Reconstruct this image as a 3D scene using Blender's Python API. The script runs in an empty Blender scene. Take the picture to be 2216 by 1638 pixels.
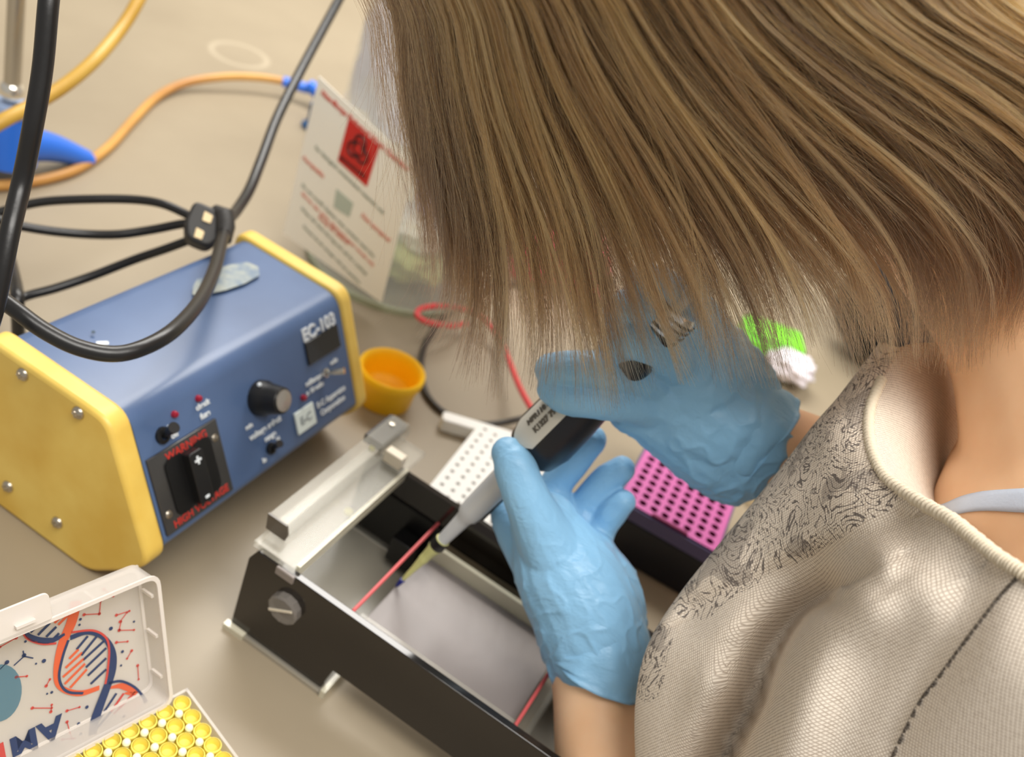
import bpy, bmesh, math, random
import numpy as np
from mathutils import Vector, Matrix, noise
random.seed(7); rng = np.random.default_rng(7)
scene = bpy.context.scene
C = scene.collection

# ------------------------------------------------------------------ camera
W_PX, H_PX, F_PX = 2216.0, 1638.0, 2092.0
ROLL, NADIR, CAM_H = 0.413, 0.981, 0.476
dn = np.array([-math.sin(ROLL)*math.sin(NADIR), math.cos(ROLL)*math.sin(NADIR), math.cos(NADIR)])
Zc = -dn
Yc = np.array([0, 0, 1.0]); Yc = Yc-(Yc@Zc)*Zc; Yc /= np.linalg.norm(Yc)
Xc = np.cross(Yc, Zc)
M = np.array([Xc, Yc, Zc])                      # camera (x right, y down, z forward) -> world
O = np.array([0, 0, CAM_H])
cd = bpy.data.cameras.new('camera'); cam = bpy.data.objects.new('camera', cd); C.objects.link(cam)
cd.sensor_width = 36; cd.sensor_fit = 'HORIZONTAL'; cd.lens = 36*F_PX/W_PX; cd.clip_start = 0.02
R = M@np.diag([1, -1, -1])
m4 = Matrix([list(R[i])+[O[i]] for i in range(3)]+[[0, 0, 0, 1]])
cam.matrix_world = m4
cd.dof.use_dof = True; cd.dof.focus_distance = 0.395; cd.dof.aperture_fstop = 8.0
scene.camera = cam

# ------------------------------------------------------------------ light
world = bpy.data.worlds.new('world'); scene.world = world; world.use_nodes = True
world.node_tree.nodes['Background'].inputs[0].default_value = (1.0, .96, .9, 1)
world.node_tree.nodes['Background'].inputs[1].default_value = .42
def area(name, loc, sx, sy, power, col=(1, .965, .91)):
    l = bpy.data.lights.new(name, 'AREA'); l.shape = 'RECTANGLE'; l.size = sx; l.size_y = sy
    l.energy = power; l.color = col
    o = bpy.data.objects.new(name, l); C.objects.link(o); o.location = loc
    return o
area('ceiling_lamp', (-.40, 1.5, 1.40), 1.2, .6, 37)
area('ceiling_lamp', (.75, .20, 1.60), 1.2, .6, 15)
area('ceiling_lamp', (.34, -.32, 1.75), 1.2, .6, 28)
vs = scene.view_settings
scene.display_settings.display_device = 'sRGB'
vs.view_transform = 'Standard'; vs.look = 'None'; vs.gamma = 1; vs.use_curve_mapping = False
vs.exposure = 0.0

# ------------------------------------------------------------------ points
def ray(px, py): return M@np.array([(px-1108)/F_PX, (py-819)/F_PX, 1.0])
def P(px, py, d): return O+ray(px, py)*d                     # at camera depth d
def B(px, py, z=0.0):                                         # on a level plane
    d = ray(px, py); return O+d*(z-CAM_H)/d[2]
UP = np.array([0, 0, 1.0])
def nz(v): v = np.asarray(v, float); return v/np.linalg.norm(v)
EX = np.array([.96945, -.24527, 0]); EY = np.array([.24527, .96945, 0])
def K(s, t, z): return EX*s+EY*t+UP*z

# ------------------------------------------------------------------ materials
def srgb(c): return tuple(((x/255)/12.92 if x/255 <= .04045 else ((x/255+.055)/1.055)**2.4) for x in c)
MATS = {}
def mat(name, rgb, rough=.5, metal=0, alpha=1, trans=0, spec=.5, coat=0, bump=None, var=None, sss=0, emit=None):
    if name in MATS: return MATS[name]
    m = bpy.data.materials.new(name); m.use_nodes = True; nt = m.node_tree; b = nt.nodes['Principled BSDF']
    c = srgb(rgb)
    b.inputs['Base Color'].default_value = (*c, 1); b.inputs['Roughness'].default_value = rough
    b.inputs['Metallic'].default_value = metal; b.inputs['Alpha'].default_value = alpha
    b.inputs['Transmission Weight'].default_value = trans; b.inputs['Specular IOR Level'].default_value = spec
    b.inputs['Coat Weight'].default_value = coat
    if sss: b.inputs['Subsurface Weight'].default_value = sss; b.inputs['Subsurface Radius'].default_value = (.01, .004, .002); b.inputs['Subsurface Scale'].default_value = 1
    tc = nt.nodes.new('ShaderNodeTexCoord')
    if bump:
        n = nt.nodes.new('ShaderNodeTexNoise'); n.inputs['Scale'].default_value = bump[0]; n.inputs['Detail'].default_value = 4
        bp = nt.nodes.new('ShaderNodeBump'); bp.inputs['Strength'].default_value = bump[1]; bp.inputs['Distance'].default_value = bump[2]
        nt.links.new(tc.outputs['Object'], n.inputs[0]); nt.links.new(n.outputs[0], bp.inputs['Height']); nt.links.new(bp.outputs[0], b.inputs['Normal'])
    if var:
        n = nt.nodes.new('ShaderNodeTexNoise'); n.inputs['Scale'].default_value = var[0]; n.inputs['Detail'].default_value = 5
        r = nt.nodes.new('ShaderNodeValToRGB'); e = r.color_ramp.elements
        e[0].position = var[3] if len(var) > 3 else .35; e[1].position = var[4] if len(var) > 4 else .65
        e[0].color = (*srgb(var[1]), 1); e[1].color = (*srgb(var[2]), 1)
        nt.links.new(tc.outputs['Object'], n.inputs[0]); nt.links.new(n.outputs[0], r.inputs[0]); nt.links.new(r.outputs[0], b.inputs['Base Color'])
    MATS[name] = m
    return m

# ------------------------------------------------------------------ mesh helpers
class MB:
    def __init__(s): s.v = []; s.f = []; s.m = []; s.uv = None
    def add(s, vs_, fs, mi=0):
        o = len(s.v); s.v += [tuple(map(float, v)) for v in vs_]; s.f += [tuple(i+o for i in f) for f in fs]; s.m += [mi]*len(fs); return s
    def box(s, o, a, b, c, mi=0):                             # corner and three edge vectors
        o, a, b, c = map(lambda q: np.asarray(q, float), (o, a, b, c))
        p = [o, o+a, o+a+b, o+b, o+c, o+a+c, o+a+b+c, o+b+c]
        return s.add(p, [(3, 2, 1, 0), (4, 5, 6, 7), (0, 1, 5, 4), (1, 2, 6, 5), (2, 3, 7, 6), (3, 0, 4, 7)], mi)
    def prism(s, pts, h, mi=0):                               # planar outline and extrusion vector
        n = len(pts); pts = [np.asarray(p, float) for p in pts]; h = np.asarray(h, float)
        return s.add(pts+[p+h for p in pts], [tuple(range(n-1, -1, -1)), tuple(range(n, 2*n))]+[(i, (i+1) % n, n+(i+1) % n, n+i) for i in range(n)], mi)
    def tube(s, path, r, n=12, mi=0, cap=True):
        path = [np.asarray(p, float) for p in path]; N = len(path)
        rr = [r]*N if np.isscalar(r) else list(r)
        t0 = nz(path[1]-path[0]); a = nz(np.cross(t0, [.3, .5, .81])); vs_ = []
        for i in range(N):
            t = nz(path[min(i+1, N-1)]-path[max(i-1, 0)]); a = nz(a-(a@t)*t); b = np.cross(t, a)
            for k in range(n):
                q = 2*math.pi*k/n; vs_.append(path[i]+(a*math.cos(q)+b*math.sin(q))*rr[i])
        fs = [(i*n+k, i*n+(k+1) % n, (i+1)*n+(k+1) % n, (i+1)*n+k) for i in range(N-1) for k in range(n)]
        if cap: fs += [tuple(range(n-1, -1, -1)), tuple(range((N-1)*n, N*n))]
        return s.add(vs_, fs, mi)
    def lathe(s, o, ax, prof, n=40, mi=0, closed=False):      # prof: (radius, height)
        o = np.asarray(o, float); ax = nz(ax); a = nz(np.cross(ax, [.31, .52, .1] if abs(ax[2]) > .5 else [0, 0, 1])); b = np.cross(ax, a)
        vs_ = []
        for (r, h) in prof:
            for k in range(n):
                q = 2*math.pi*k/n; vs_.append(o+ax*h+(a*math.cos(q)+b*math.sin(q))*max(r, 1e-5))
        m = len(prof); rows = m if closed else m-1
        fs = [(i*n+k, i*n+(k+1) % n, ((i+1) % m)*n+(k+1) % n, ((i+1) % m)*n+k) for i in range(rows) for k in range(n)]
        return s.add(vs_, fs, mi)
    def sphere(s, o, r, n=16, mi=0, sq=(1, 1, 1)):
        prof = [(r*math.sin(math.pi*i/n), -r*math.cos(math.pi*i/n)) for i in range(n+1)]
        k0 = len(s.v); s.lathe((0, 0, 0), (0, 0, 1), prof, n*2, mi)
        for i in range(k0, len(s.v)): v = s.v[i]; s.v[i] = (v[0]*sq[0]+o[0], v[1]*sq[1]+o[1], v[2]*sq[2]+o[2])
        return s
    def build(s, name, mats, parent=None, smooth=True, bevel=0, props=None, angle=35):
        me = bpy.data.meshes.new(name); me.from_pydata(s.v, [], s.f)
        for m in (mats if isinstance(mats, (list, tuple)) else [mats]): me.materials.append(m)
        me.polygons.foreach_set('material_index', s.m)
        bm = bmesh.new(); bm.from_mesh(me); bmesh.ops.remove_doubles(bm, verts=bm.verts, dist=1e-6); bmesh.ops.recalc_face_normals(bm, faces=bm.faces); bm.to_mesh(me); bm.free()
        o = bpy.data.objects.new(name, me); C.objects.link(o)
        if smooth:
            me.polygons.foreach_set('use_smooth', [True]*len(me.polygons)); me.set_sharp_from_angle(angle=math.radians(angle))
        if bevel:
            bv = o.modifiers.new('bevel', 'BEVEL'); bv.width = bevel; bv.segments = 3; bv.limit_method = 'ANGLE'; bv.angle_limit = math.radians(40); bv.harden_normals = False
        if parent is not None:
            o.parent = parent; o.matrix_parent_inverse = parent.matrix_world.inverted()
        if props: tag(o, **props)
        return o
def tag(o, label=None, category=None, group=None, kind=None):
    for k, v in (('label', label), ('category', category), ('group', group), ('kind', kind)):
        if v: o[k] = v
    return o
def thing(name, loc, label, category, group=None):
    o = bpy.data.objects.new(name, None); C.objects.link(o); o.location = Vector(loc); o.empty_display_size = .01
    o.matrix_world = Matrix.Translation(Vector(loc)); return tag(o, label, category, group)
def spline(pts, n=8):                                          # Catmull-Rom through points of any dimension
    p = [np.asarray(q, float) for q in pts]; p = [2*p[0]-p[1]]+p+[2*p[-1]-p[-2]]; out = []
    for i in range(1, len(p)-2):
        for k in range(n):
            t = k/n; out.append(.5*((2*p[i])+(-p[i-1]+p[i+1])*t+(2*p[i-1]-5*p[i]+4*p[i+1]-p[i+2])*t*t+(-p[i-1]+3*p[i]-3*p[i+1]+p[i+2])*t**3))
    out.append(p[-2]); return out
def cable(pts, n=8): return [P(*q) for q in spline(pts, n)]
def text(name, body, o, xd, yd, size, m, parent, bold=0, align='CENTER', depth=.0002, props=None):
    cu = bpy.data.curves.new(name, 'FONT'); cu.body = body; cu.size = size; cu.align_x = align; cu.align_y = 'CENTER'; cu.extrude = depth; cu.offset = bold
    t = bpy.data.objects.new(name, cu); C.objects.link(t); bpy.context.view_layer.update()
    me = bpy.data.meshes.new_from_object(t.evaluated_get(bpy.context.evaluated_depsgraph_get())); bpy.data.objects.remove(t); bpy.data.curves.remove(cu)
    xd, yd = nz(xd), nz(yd); zd = np.cross(xd, yd)
    A = Matrix([[xd[i], yd[i], zd[i], o[i]] for i in range(3)]+[[0, 0, 0, 1]]); me.transform(A)
    me.materials.clear(); me.materials.append(m); me.name = name
    ob = bpy.data.objects.new(name, me); C.objects.link(ob)
    if parent is not None: ob.parent = parent; ob.matrix_parent_inverse = parent.matrix_world.inverted()
    if props: tag(ob, **props)
    return ob
def rounded(pts, r, n=5):                                      # round the corners of a 2-D outline
    out = []; N = len(pts)
    for i in range(N):
        p = np.array(pts[i], float); a = np.array(pts[i-1], float)-p; b = np.array(pts[(i+1) % N], float)-p
        q = min(r, .45*np.linalg.norm(a), .45*np.linalg.norm(b)); s, e = p+nz(a)*q, p+nz(b)*q
        for k in range(n+1): t = k/n; out.append((1-t)**2*s+2*t*(1-t)*p+t*t*e)
    return out

# ================================================================== setting
m_bench = mat('bench_laminate', (164, 149, 125), .42, spec=.5, bump=(60, .06, .002))
nt = m_bench.node_tree; bs = nt.nodes['Principled BSDF']; tc = nt.nodes['Texture Coordinate']
n1 = nt.nodes.new('ShaderNodeTexNoise'); n1.inputs['Scale'].default_value = 5; n1.inputs['Detail'].default_value = 6
rp = nt.nodes.new('ShaderNodeValToRGB'); rp.color_ramp.elements[0].position = .3; rp.color_ramp.elements[1].position = .7
rp.color_ramp.elements[0].color = (*srgb((144, 131, 110)), 1); rp.color_ramp.elements[1].color = (*srgb((157, 144, 122)), 1)
nt.links.new(tc.outputs['Object'], n1.inputs[0]); nt.links.new(n1.outputs[0], rp.inputs[0])
ringc = B(518, 118)                                            # dried ring stain
sub = nt.nodes.new('ShaderNodeVectorMath'); sub.operation = 'SUBTRACT'; sub.inputs[1].default_value = (ringc[0], ringc[1], 0)
ln = nt.nodes.new('ShaderNodeVectorMath'); ln.operation = 'LENGTH'
sep = nt.nodes.new('ShaderNodeMath'); sep.operation = 'SUBTRACT'; sep.inputs[1].default_value = .034
ab = nt.nodes.new('ShaderNodeMath'); ab.operation = 'ABSOLUTE'
lt = nt.nodes.new('ShaderNodeMapRange'); lt.inputs[1].default_value = .001; lt.inputs[2].default_value = .006; lt.inputs[3].default_value = .55; lt.inputs[4].default_value = 0
mx = nt.nodes.new('ShaderNodeMix'); mx.data_type = 'RGBA'; mx.inputs[7].default_value = (*srgb((188, 175, 152)), 1)
nt.links.new(tc.outputs['Object'], sub.inputs[0]); nt.links.new(sub.outputs[0], ln.inputs[0]); nt.links.new(ln.outputs['Value'], sep.inputs[0])
nt.links.new(sep.outputs[0], ab.inputs[0]); nt.links.new(ab.outputs[0], lt.inputs[0]); nt.links.new(lt.outputs[0], mx.inputs[0])
nt.links.new(rp.outputs[0], mx.inputs[6]); nt.links.new(mx.outputs[2], bs.inputs['Base Color'])
bench = MB().prism([(x, y, -.04) for x, y in ((-2.2, -.02), (.13, -.02), (.195, .44), (.30, .62), (1.6, 1.2), (1.6, 2.4), (-2.2, 2.4))], (0, 0, .04)).build('lab_bench', m_bench, bevel=.004,
    props=dict(label='beige laminate lab bench top with a dried ring stain under all the equipment', category='bench'))
MB().box((-3, -1.5, -.95), (6, 0, 0), (0, 4.0, 0), (0, 0, .04)).build('floor', mat('floor_tile', (150, 145, 138), .6, bump=(20, .1, .002)), props=dict(kind='structure'))
MB().box((-3, 2.42, -.95), (6, 0, 0), (0, .1, 0), (0, 0, 2.9)).build('wall_back', mat('wall_paint', (214, 205, 188), .8, bump=(80, .1, .002)), props=dict(kind='structure'))

# ================================================================== power supply
A0 = np.array([-.17882, .35104, 0]); U = EY; V = -EX
def S(v, z, u=0.0): return A0+V*v+UP*z+U*u
prof = rounded([(0, 0.0), (.090, .0), (.090, .1165), (.001, .1175), (-.0395, .040), (-.030, .026)], .009)
prof_in = rounded([(-.004, .012), (.086, .008), (.086, .114), (.001, .1150), (-.0375, .042), (-.030, .034)], .010)
m_yel = mat('yellow_plastic', (236, 200, 96), .42, bump=(40, .08, .001), var=(22, (228, 188, 82), (240, 208, 108)))
m_blue = mat('blue_enamel', (84, 108, 148), .33, spec=.5, bump=(35, .05, .001), var=(9, (76, 98, 136), (90, 114, 154)))
m_blk = mat('black_plastic', (22, 22, 23), .38); m_scr = mat('screw_steel', (190, 182, 168), .28, metal=1)
m_white = mat('white_print', (228, 234, 238), .6); m_red = mat('red_print', (190, 50, 40), .6); m_led = mat('red_lens', (150, 28, 50), .2)
ps = thing('power_supply', S(.03, 0, .105), 'blue electrophoresis power supply with yellow side panels lettered EC-103', 'power supply')
def side(u0, u1):
    m = MB(); n = len(prof); ring = []
    m.prism([S(v, z, u0) for v, z in prof], U*(u1-u0)); return m
side(.0, .0145).build('side_panel', m_yel, ps, bevel=.0028)
side(.2005, .214).build('side_panel', m_yel, ps, bevel=.0028)
MB().prism([S(v, z, .0145) for v, z in prof_in], U*.186).build('housing', m_blue, ps, angle=30)
for v, z in ((.0589, .1099), (.0197, .1103), (.0642, .0218), (.0256, .0222)):
    s_ = MB().lathe(S(v, z, .0), -U, [(.0001, -.001), (.0038, -.001), (.0038, .0004), (.0032, .0016), (.0018, .0024), (.0001, .0026)], 20)
    s_.box(S(v-.002, z-.0004, -.0024), V*.004, UP*.0008, -U*.0004); s_.box(S(v-.0004, z-.002, -.0024), V*.0008, UP*.004, -U*.0004)
    s_.build('screw', m_scr, ps)
FB = S(-.0382, .0419); FU = np.array([-.4633, .1172, .8784]); FN = np.array([.8516, -.2155, .4779])
off = (S(.001, .1150)-FB)@FN                                   # keep fittings on the housing's face
def Fp(a, b, h=0): return FB+U*a+FU*b+FN*(h+off)
def plate(m, a0, a1, b0, b1, h0, h1, mi=0): return m.box(Fp(a0, b0, h0), U*(a1-a0), FU*(b1-b0), FN*(h1-h0), mi)
plate(MB(), .0165, .0700, .006, .0535, -.002, .0014).build('outlet_plate', mat('dark_plate', (58, 57, 56), .22, coat=.4), ps, bevel=.0005)
oc = Fp(.0435, .0305, .0014)
sk = MB(); pts = rounded([(-.0215, -.0085), (.0215, -.0085), (.0215, .0085), (-.0215, .0085)], .006)
for da in (-.0105, .0105):
    out = [(x*.0085/.0085, y) for x, y in pts]
    sk.prism([oc+U*(da+y*.85)+FU*(x*.80) for x, y in out], FN*.0012)
sk.build('socket_recess', mat('socket_black', (7, 7, 8), .5), ps)
br = MB().prism([oc+U*x+FU*y for x, y in rounded([(-.0052, -.016), (.0052, -.016), (.0052, .016), (-.0052, .016)], .002)], FN*.007)
br.build('socket_bridge', m_blk, ps, bevel=.0006)
text('polarity_mark', '+', oc+FU*.010+FN*.0072, U, FU, .009, m_white, ps, .0003); text('polarity_mark', '-', oc-FU*.012+FN*.0072, U, FU, .010, m_white, ps, .0003)
for a, b in ((.0205, .018), (.0655, .043)):
    MB().lathe(Fp(a, b, .0012), FN, [(.0001, 0), (.0024, 0), (.0024, .0006), (.0014, .0014), (.0001, .0015)], 18).build('screw', m_scr, ps)
text('warning_text', 'WARNING', Fp(.0445, .0488, .0015), U, FU, .0066, m_red, ps, .00012)
text('warning_text', 'HIGH VOLTAGE', Fp(.0440, .0100, .0015), U, FU, .0062, m_red, ps, .00012)
plate(MB(), .1583, .1935, .0495, .0655, -.001, .0012).build('display', mat('display_black', (8, 7, 8), .15, coat=.5), ps, bevel=.0004)
text('model_lettering', 'EC-103', Fp(.1757, .0698, .0001), U, FU, .0118, m_white, ps, .00035, depth=.0005)
kb = MB().lathe(Fp(.1095, .0485), FN, [(.0001, -.001), (.0112, -.001), (.0112, .004), (.0098, .0065), (.0092, .012), (.0082, .0175), (.0076, .018), (.0001, .018)], 36)
kb.build('voltage_knob', m_blk, ps)
kc = MB().lathe(Fp(.1095, .0485), FN, [(.0001, .0178), (.0068, .0178), (.0068, .0186), (.0001, .0189)], 36).build('knob_cap', mat('spun_metal', (205, 200, 190), .25, metal=1), ps, props=dict(label='silver disc on the end of the knob'))
MB().sphere(Fp(.1065, .0590, .0046), .0014, 8).build('knob_pointer', m_white, ps)
for a, b in ((.0428, .0688), (.0619, .0697), (.147, .0315)):
    MB().lathe(Fp(a, b, 0), FN, [(.0021, -.0005), (.0021, .001), (.0015, .0022), (.0001, .0027)], 16).build('indicator_light', m_led, ps)
def rocker(a, b, s=1):
    g = MB().lathe(Fp(a, b), FN, [(.0001, -.0005), (.0042*s, -.0005), (.0042*s, .0016), (.003*s, .002), (.0022*s, .0022)], 20)
    g.tube([Fp(a, b, .001), Fp(a-.0005, b+.003*s, .006*s), Fp(a-.0015, b+.006*s, .011*s)], [.0016*s, .0021*s, .0028*s], 14)
    return g
rocker(.0315, .0615, 1.15).build('power_switch', m_blk, ps)
rocker(.1085, .0140, .9).build('range_switch', m_blk, ps)
tg = MB().lathe(Fp(.1725, .0385), FN, [(.0001, -.0005), (.0032, -.0005), (.0032, .0018), (.002, .002)], 18)
tg.tube([Fp(.1725, .0385, .001), Fp(.1745, .0385, .006), Fp(.178, .0388, .0125)], [.0011, .0018, .0024], 14)
tg.build('toggle_switch', mat('nickel', (225, 222, 214), .22, metal=1), ps)
for body, a, b, sz in (('on', .0385, .0640, .0052), ('off', .0395, .0578, .0050), ('power', .0375, .0505, .0052), ('check', .0640, .0648, .0046), ('fuse', .0640, .0585, .0048),
                       ('min', .0950, .0360, .0042), ('voltage select', .1080, .0285, .0054), ('range', .1105, .0215, .0048), ('lo', .1010, .0095, .0045), ('hi', .1165, .0165, .0042),
                       ('volts', .1840, .0420, .0042), ('milliamps', .1605, .0385, .0046), ('x 10 volts', .1600, .0325, .0046), ('E-C Apparatus', .1745, .0200, .0054), ('Corporation', .1745, .0135, .0054)):
    text('panel_lettering', body, Fp(a, b, .0001), U, FU, sz, m_white, ps, .00018)
plate(MB(), .1352, .1545, .0100, .0252, -.0005, .0009).build('maker_badge', mat('badge_white', (222, 232, 228), .4), ps, bevel=.0003)
text('badge_lettering', 'E-C', Fp(.1448, .0176, .001), U, FU, .0078, mat('badge_grey', (140, 148, 150), .5), ps, .0002)
tp = MB(); rr = random.Random(3); tape = []
for i in range(14): a = i/14*2*math.pi; tape.append((.150+.0235*math.cos(a)*(1+.12*rr.uniform(-1, 1)), .0545+.0085*math.sin(a)*(1+.3*rr.uniform(-1, 1))))
tape = [(.1190, .0540), (.1250, .0500), (.1400, .0460), (.1560, .0440), (.1720, .0450), (.1790, .0520), (.1770, .0600), (.1640, .0640), (.1500, .0650), (.1400, .0620), (.1340, .0640), (.1260, .0600)]
m_res = mat('tape_residue', (150, 160, 158), .6, var=(90, (122, 140, 158), (178, 182, 170)))
tp.prism([S(v, .1164, u) for u, v in tape], UP*.0004).build('tape_remnant', m_res, ps, props=dict(label='worn pale tape residue on the top'))
MB().prism([S(v, .1164, u) for u, v in rounded([(.040, .050), (.0455, .0465), (.047, .049), (.0415, .0525)], .001)], UP*.0004).build('paint_chip', m_white, ps)
MB().prism([S(v, .1164, u) for u, v in rounded([(.0455, .059), (.0475, .0585), (.0480, .0605), (.0460, .0610)], .001)], UP*.0003).build('paint_chip', mat('chip_dark', (30, 60, 80), .5), ps)
for u in (.03, .18):
    for v in (.012, .078): MB().lathe(S(v, 0.0, u), UP, [(.0001, .0), (.006, 0), (.006, .0095), (.0001, .0095)], 18).build('rubber_foot', m_blk, ps)

# ================================================================== yellow screw cap
m_cap = mat('orange_yellow_plastic', (253, 200, 20), .4, sss=0)
cc = B(842, 876, 0); cc = (B(790, 850)+B(905, 850))/2+EY*.006
cap_t = MB(); R_ = .0262
prof_c = [(.0001, .0), (.0215, .0), (.0225, .001), (.0238, .018), (.0262, .0225), (.0270, .0265), (.0268, .0300), (.0254, .0312), (.0236, .0300), (.0226, .0270)]
for i in range(10): prof_c.append((.0222-.0004*(i % 2)-.00008*i, .0250-i*.0018))
prof_c += [(.0170, .0060), (.0150, .0045), (.0001, .0040)]
cc = np.array([-.0915, .6005, 0.0])+B(857, 860, 0)-B(840, 872, 0)
cap_t.lathe(cc, UP, prof_c, 64).build('bottle_cap', m_cap, props=dict(label='yellow orange screw cap lying open side up beside the blue power supply', category='bottle cap'), angle=50)

# ================================================================== gel tank
m_smoke = mat('smoked_acrylic', (30, 25, 21), .09, spec=.6)
def clear(name, rgb, a, rough=.12):
    m = mat(name, rgb, rough, alpha=a, spec=.7); return m
m_clr = clear('clear_acrylic', (206, 202, 188), .27, .18); m_clr2 = clear('clear_acrylic_floor', (206, 202, 188), .13, .2)
m_edge = clear('acrylic_edge', (236, 230, 206), .75, .15)
tk = thing('gel_tank', K(-.05, .38, 0), 'horizontal gel electrophoresis tank of smoked black and clear acrylic, open on top', 'gel tank')
out = rounded([(-.177, .003), (-.1115, .003), (-.1085, .0225), (-.002, .0225), (.001, .003), (.066, .003), (.066, .069), (-.1725, .069), (-.177, .060)], .0012, 2)
MB().prism([K(s, .3230, z) for s, z in out], EY*.0045).build('near_side_wall', m_smoke, tk, bevel=.0005)
MB().prism([K(s, .4370, z) for s, z in out], EY*.0045).build('far_side_wall', m_smoke, tk, bevel=.0005)
fl = MB()
fl.box(K(-.1725, .3275, .004), EX*.061, EY*.1095, UP*.004); fl.box(K(-.1115, .3275, .004), EX*.004, EY*.1095, UP*.0225)
fl.box(K(-.1115, .3275, .0235), EX*.1115, EY*.1095, UP*.004); fl.box(K(-.003, .3275, .004), EX*.004, EY*.1095, UP*.0225); fl.box(K(-.001, .3275, .004), EX*.063, EY*.1095, UP*.004)
fl.build('chamber_floor', m_clr2, tk, smooth=False)
MB().box(K(-.176, .3275, .004), EX*.005, EY*.1095, UP*.064).build('end_wall', m_clr, tk, bevel=.0006)
MB().box(K(.061, .3275, .004), EX*.005, EY*.1095, UP*.064).build('end_wall', m_clr, tk, bevel=.0006)
for s0 in (-.1785, -.0025): MB().box(K(s0, .3205, .0), EX*.0705, EY*.1245, UP*.0032).build('base_plate', m_clr, tk, bevel=.0005)
MB().box(K(-.1795, .3195, .0), EX*.014, EY*.004, UP*.004).build('base_edge_strip', m_edge, tk); MB().box(K(-.1100, .3200, .0), EX*.003, EY*.05, UP*.006).build('base_edge_strip', m_edge, tk)
lid = MB(); lid.box(K(-.1775, .3235, .0692), EX*.0285, EY*.137, UP*.0042); lid.build('top_plate', m_clr, tk, bevel=.0008)
rg = MB(); rg.prism([K(-.1785, .336, .0735), K(-.1655, .336, .0735), K(-.1645, .336, .0785), K(-.1665, .336, .0845), K(-.1795, .336, .0845)], EY*.126)
rg.build('top_ridge', m_clr, tk, bevel=.0008)
MB().prism([K(-.1785, .3352, .0735), K(-.1655, .3352, .0735), K(-.1645, .3352, .0785), K(-.1665, .3352, .0845), K(-.1795, .3352, .0845)], EY*.0012).build('ridge_end', mat('ridge_grey', (92, 84, 74), .3), tk)
MB().box(K(-.1835, .436, .0735), EX*.014, EY*.030, UP*.0065).build('terminal_block', mat('terminal_dark', (50, 43, 38), .25), tk, bevel=.0006)
MB().box(K(-.1650, .4310, .0735), EX*.013, EY*.0070, UP*.009).build('terminal_tab', mat('tab_white', (226, 214, 192), .3), tk, bevel=.0008)
MB().lathe(K(-.1765, .457, .0795), UP, [(.0001, 0), (.002, 0), (.002, .002), (.0001, .0022)], 14).build('terminal_screw', m_scr, tk)
MB().box(K(-.1505, .3275, .0640), EX*.0022, EY*.111, UP*.0085).build('edge_strip', m_edge, tk)
MB().box(K(-.1590, .3215, .0640), EX*.0120, EY*.002, UP*.0055).build('corner_clip', mat('clip_grey', (150, 140, 134), .2, alpha=.8), tk, bevel=.0006)
kn = MB().lathe(K(-.1465, .3230, .0455), -EY, [(.0001, 0), (.0098, 0), (.0098, .0040), (.0085, .0050), (.0001, .0050)], 12)
kn.build('round_plug', clear('plug_clear', (140, 134, 128), .62, .15), tk, angle=20)
MB().box(K(-.1535, .3178, .0410), EX*.0135+UP*.009, UP*.0011-EX*.0008, -EY*.0006).build('plug_highlight', mat('highlight_pale', (225, 215, 195), .3), tk)  # pale bar standing in for the highlight line across the clear plug
MB().box(K(-.137, .4215, .012), EX*.018, EY*.0135, UP*.020).build('electrode_block', mat('electrode_black', (12, 11, 11), .25), tk, bevel=.001)
MB().box(K(-.165, .4355, .010), EX*.052, EY*.0015, UP*.038).build('chamber_lining', mat('lining_black', (10, 9, 9), .35), tk)
MB().lathe(K(-.166, .410, .040), UP, [(.0001, 0), (.0028, 0), (.0028, .002), (.0001, .0028)], 14).build('brass_pin', mat('brass_pin', (214, 208, 110), .3), tk)
MB().lathe(K(-.1755, .436, .0715), UP, [(.0001, 0), (.0022, 0), (.0022, .003), (.0001, .0036)], 14).build('brass_pin', mat('brass_pin', (214, 208, 110), .3), tk)
m_wire = mat('red_wire', (214, 96, 98), .45)
for s0, t0, t1 in ((-.1165, .3305, .4365), (-.0085, .3305, .4365)):
    w_ = MB().tube([K(s0, t0, .050), K(s0, t1, .050)], .0011, 8)
    for q in range(5): w_.tube([K(s0-.0025+.0012*q, t0+.001+.002*q, .0505), K(s0+.002-.0006*q, t0+.004+.002*q, .0515)], .0007, 6)
    w_.build('electrode_wire', m_wire, tk)
MB().box(K(-.110, .4265, .0275), EX*.10, EY*.0105, UP*.012).build('inner_ledge', mat('ledge_brown', (128, 112, 88), .35), tk, bevel=.0006)
tr = thing('gel_casting_tray', K(-.06, .39, .0275), 'clear casting tray holding the gel in the middle of the tank', 'gel tray')
ty = MB(); ty.box(K(-.1130, .3440, .0275), EX*.1035, EY*.0800, UP*.003); ty.build('tray_floor', m_clr2, tr)
for t0, zz in ((.3440, .017), (.4205, .017)):
    MB().box(K(-.1130, t0, .0305), EX*.1035, EY*.0035, UP*zz).build('tray_rail', m_edge if t0 > .4 else m_clr, tr, bevel=.0006)
m_gel = mat('agarose', (158, 150, 148), .3, alpha=.62, spec=.3, bump=(45, .25, .002))
gl = MB(); gl.box(K(-.1120, .3478, .0306), EX*.1015, EY*.0724, UP*.0065)
gl.build('agarose_gel', m_gel, bevel=.0008, props=dict(label='pale translucent agarose gel slab lying in the clear tray', category='gel'))

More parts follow.
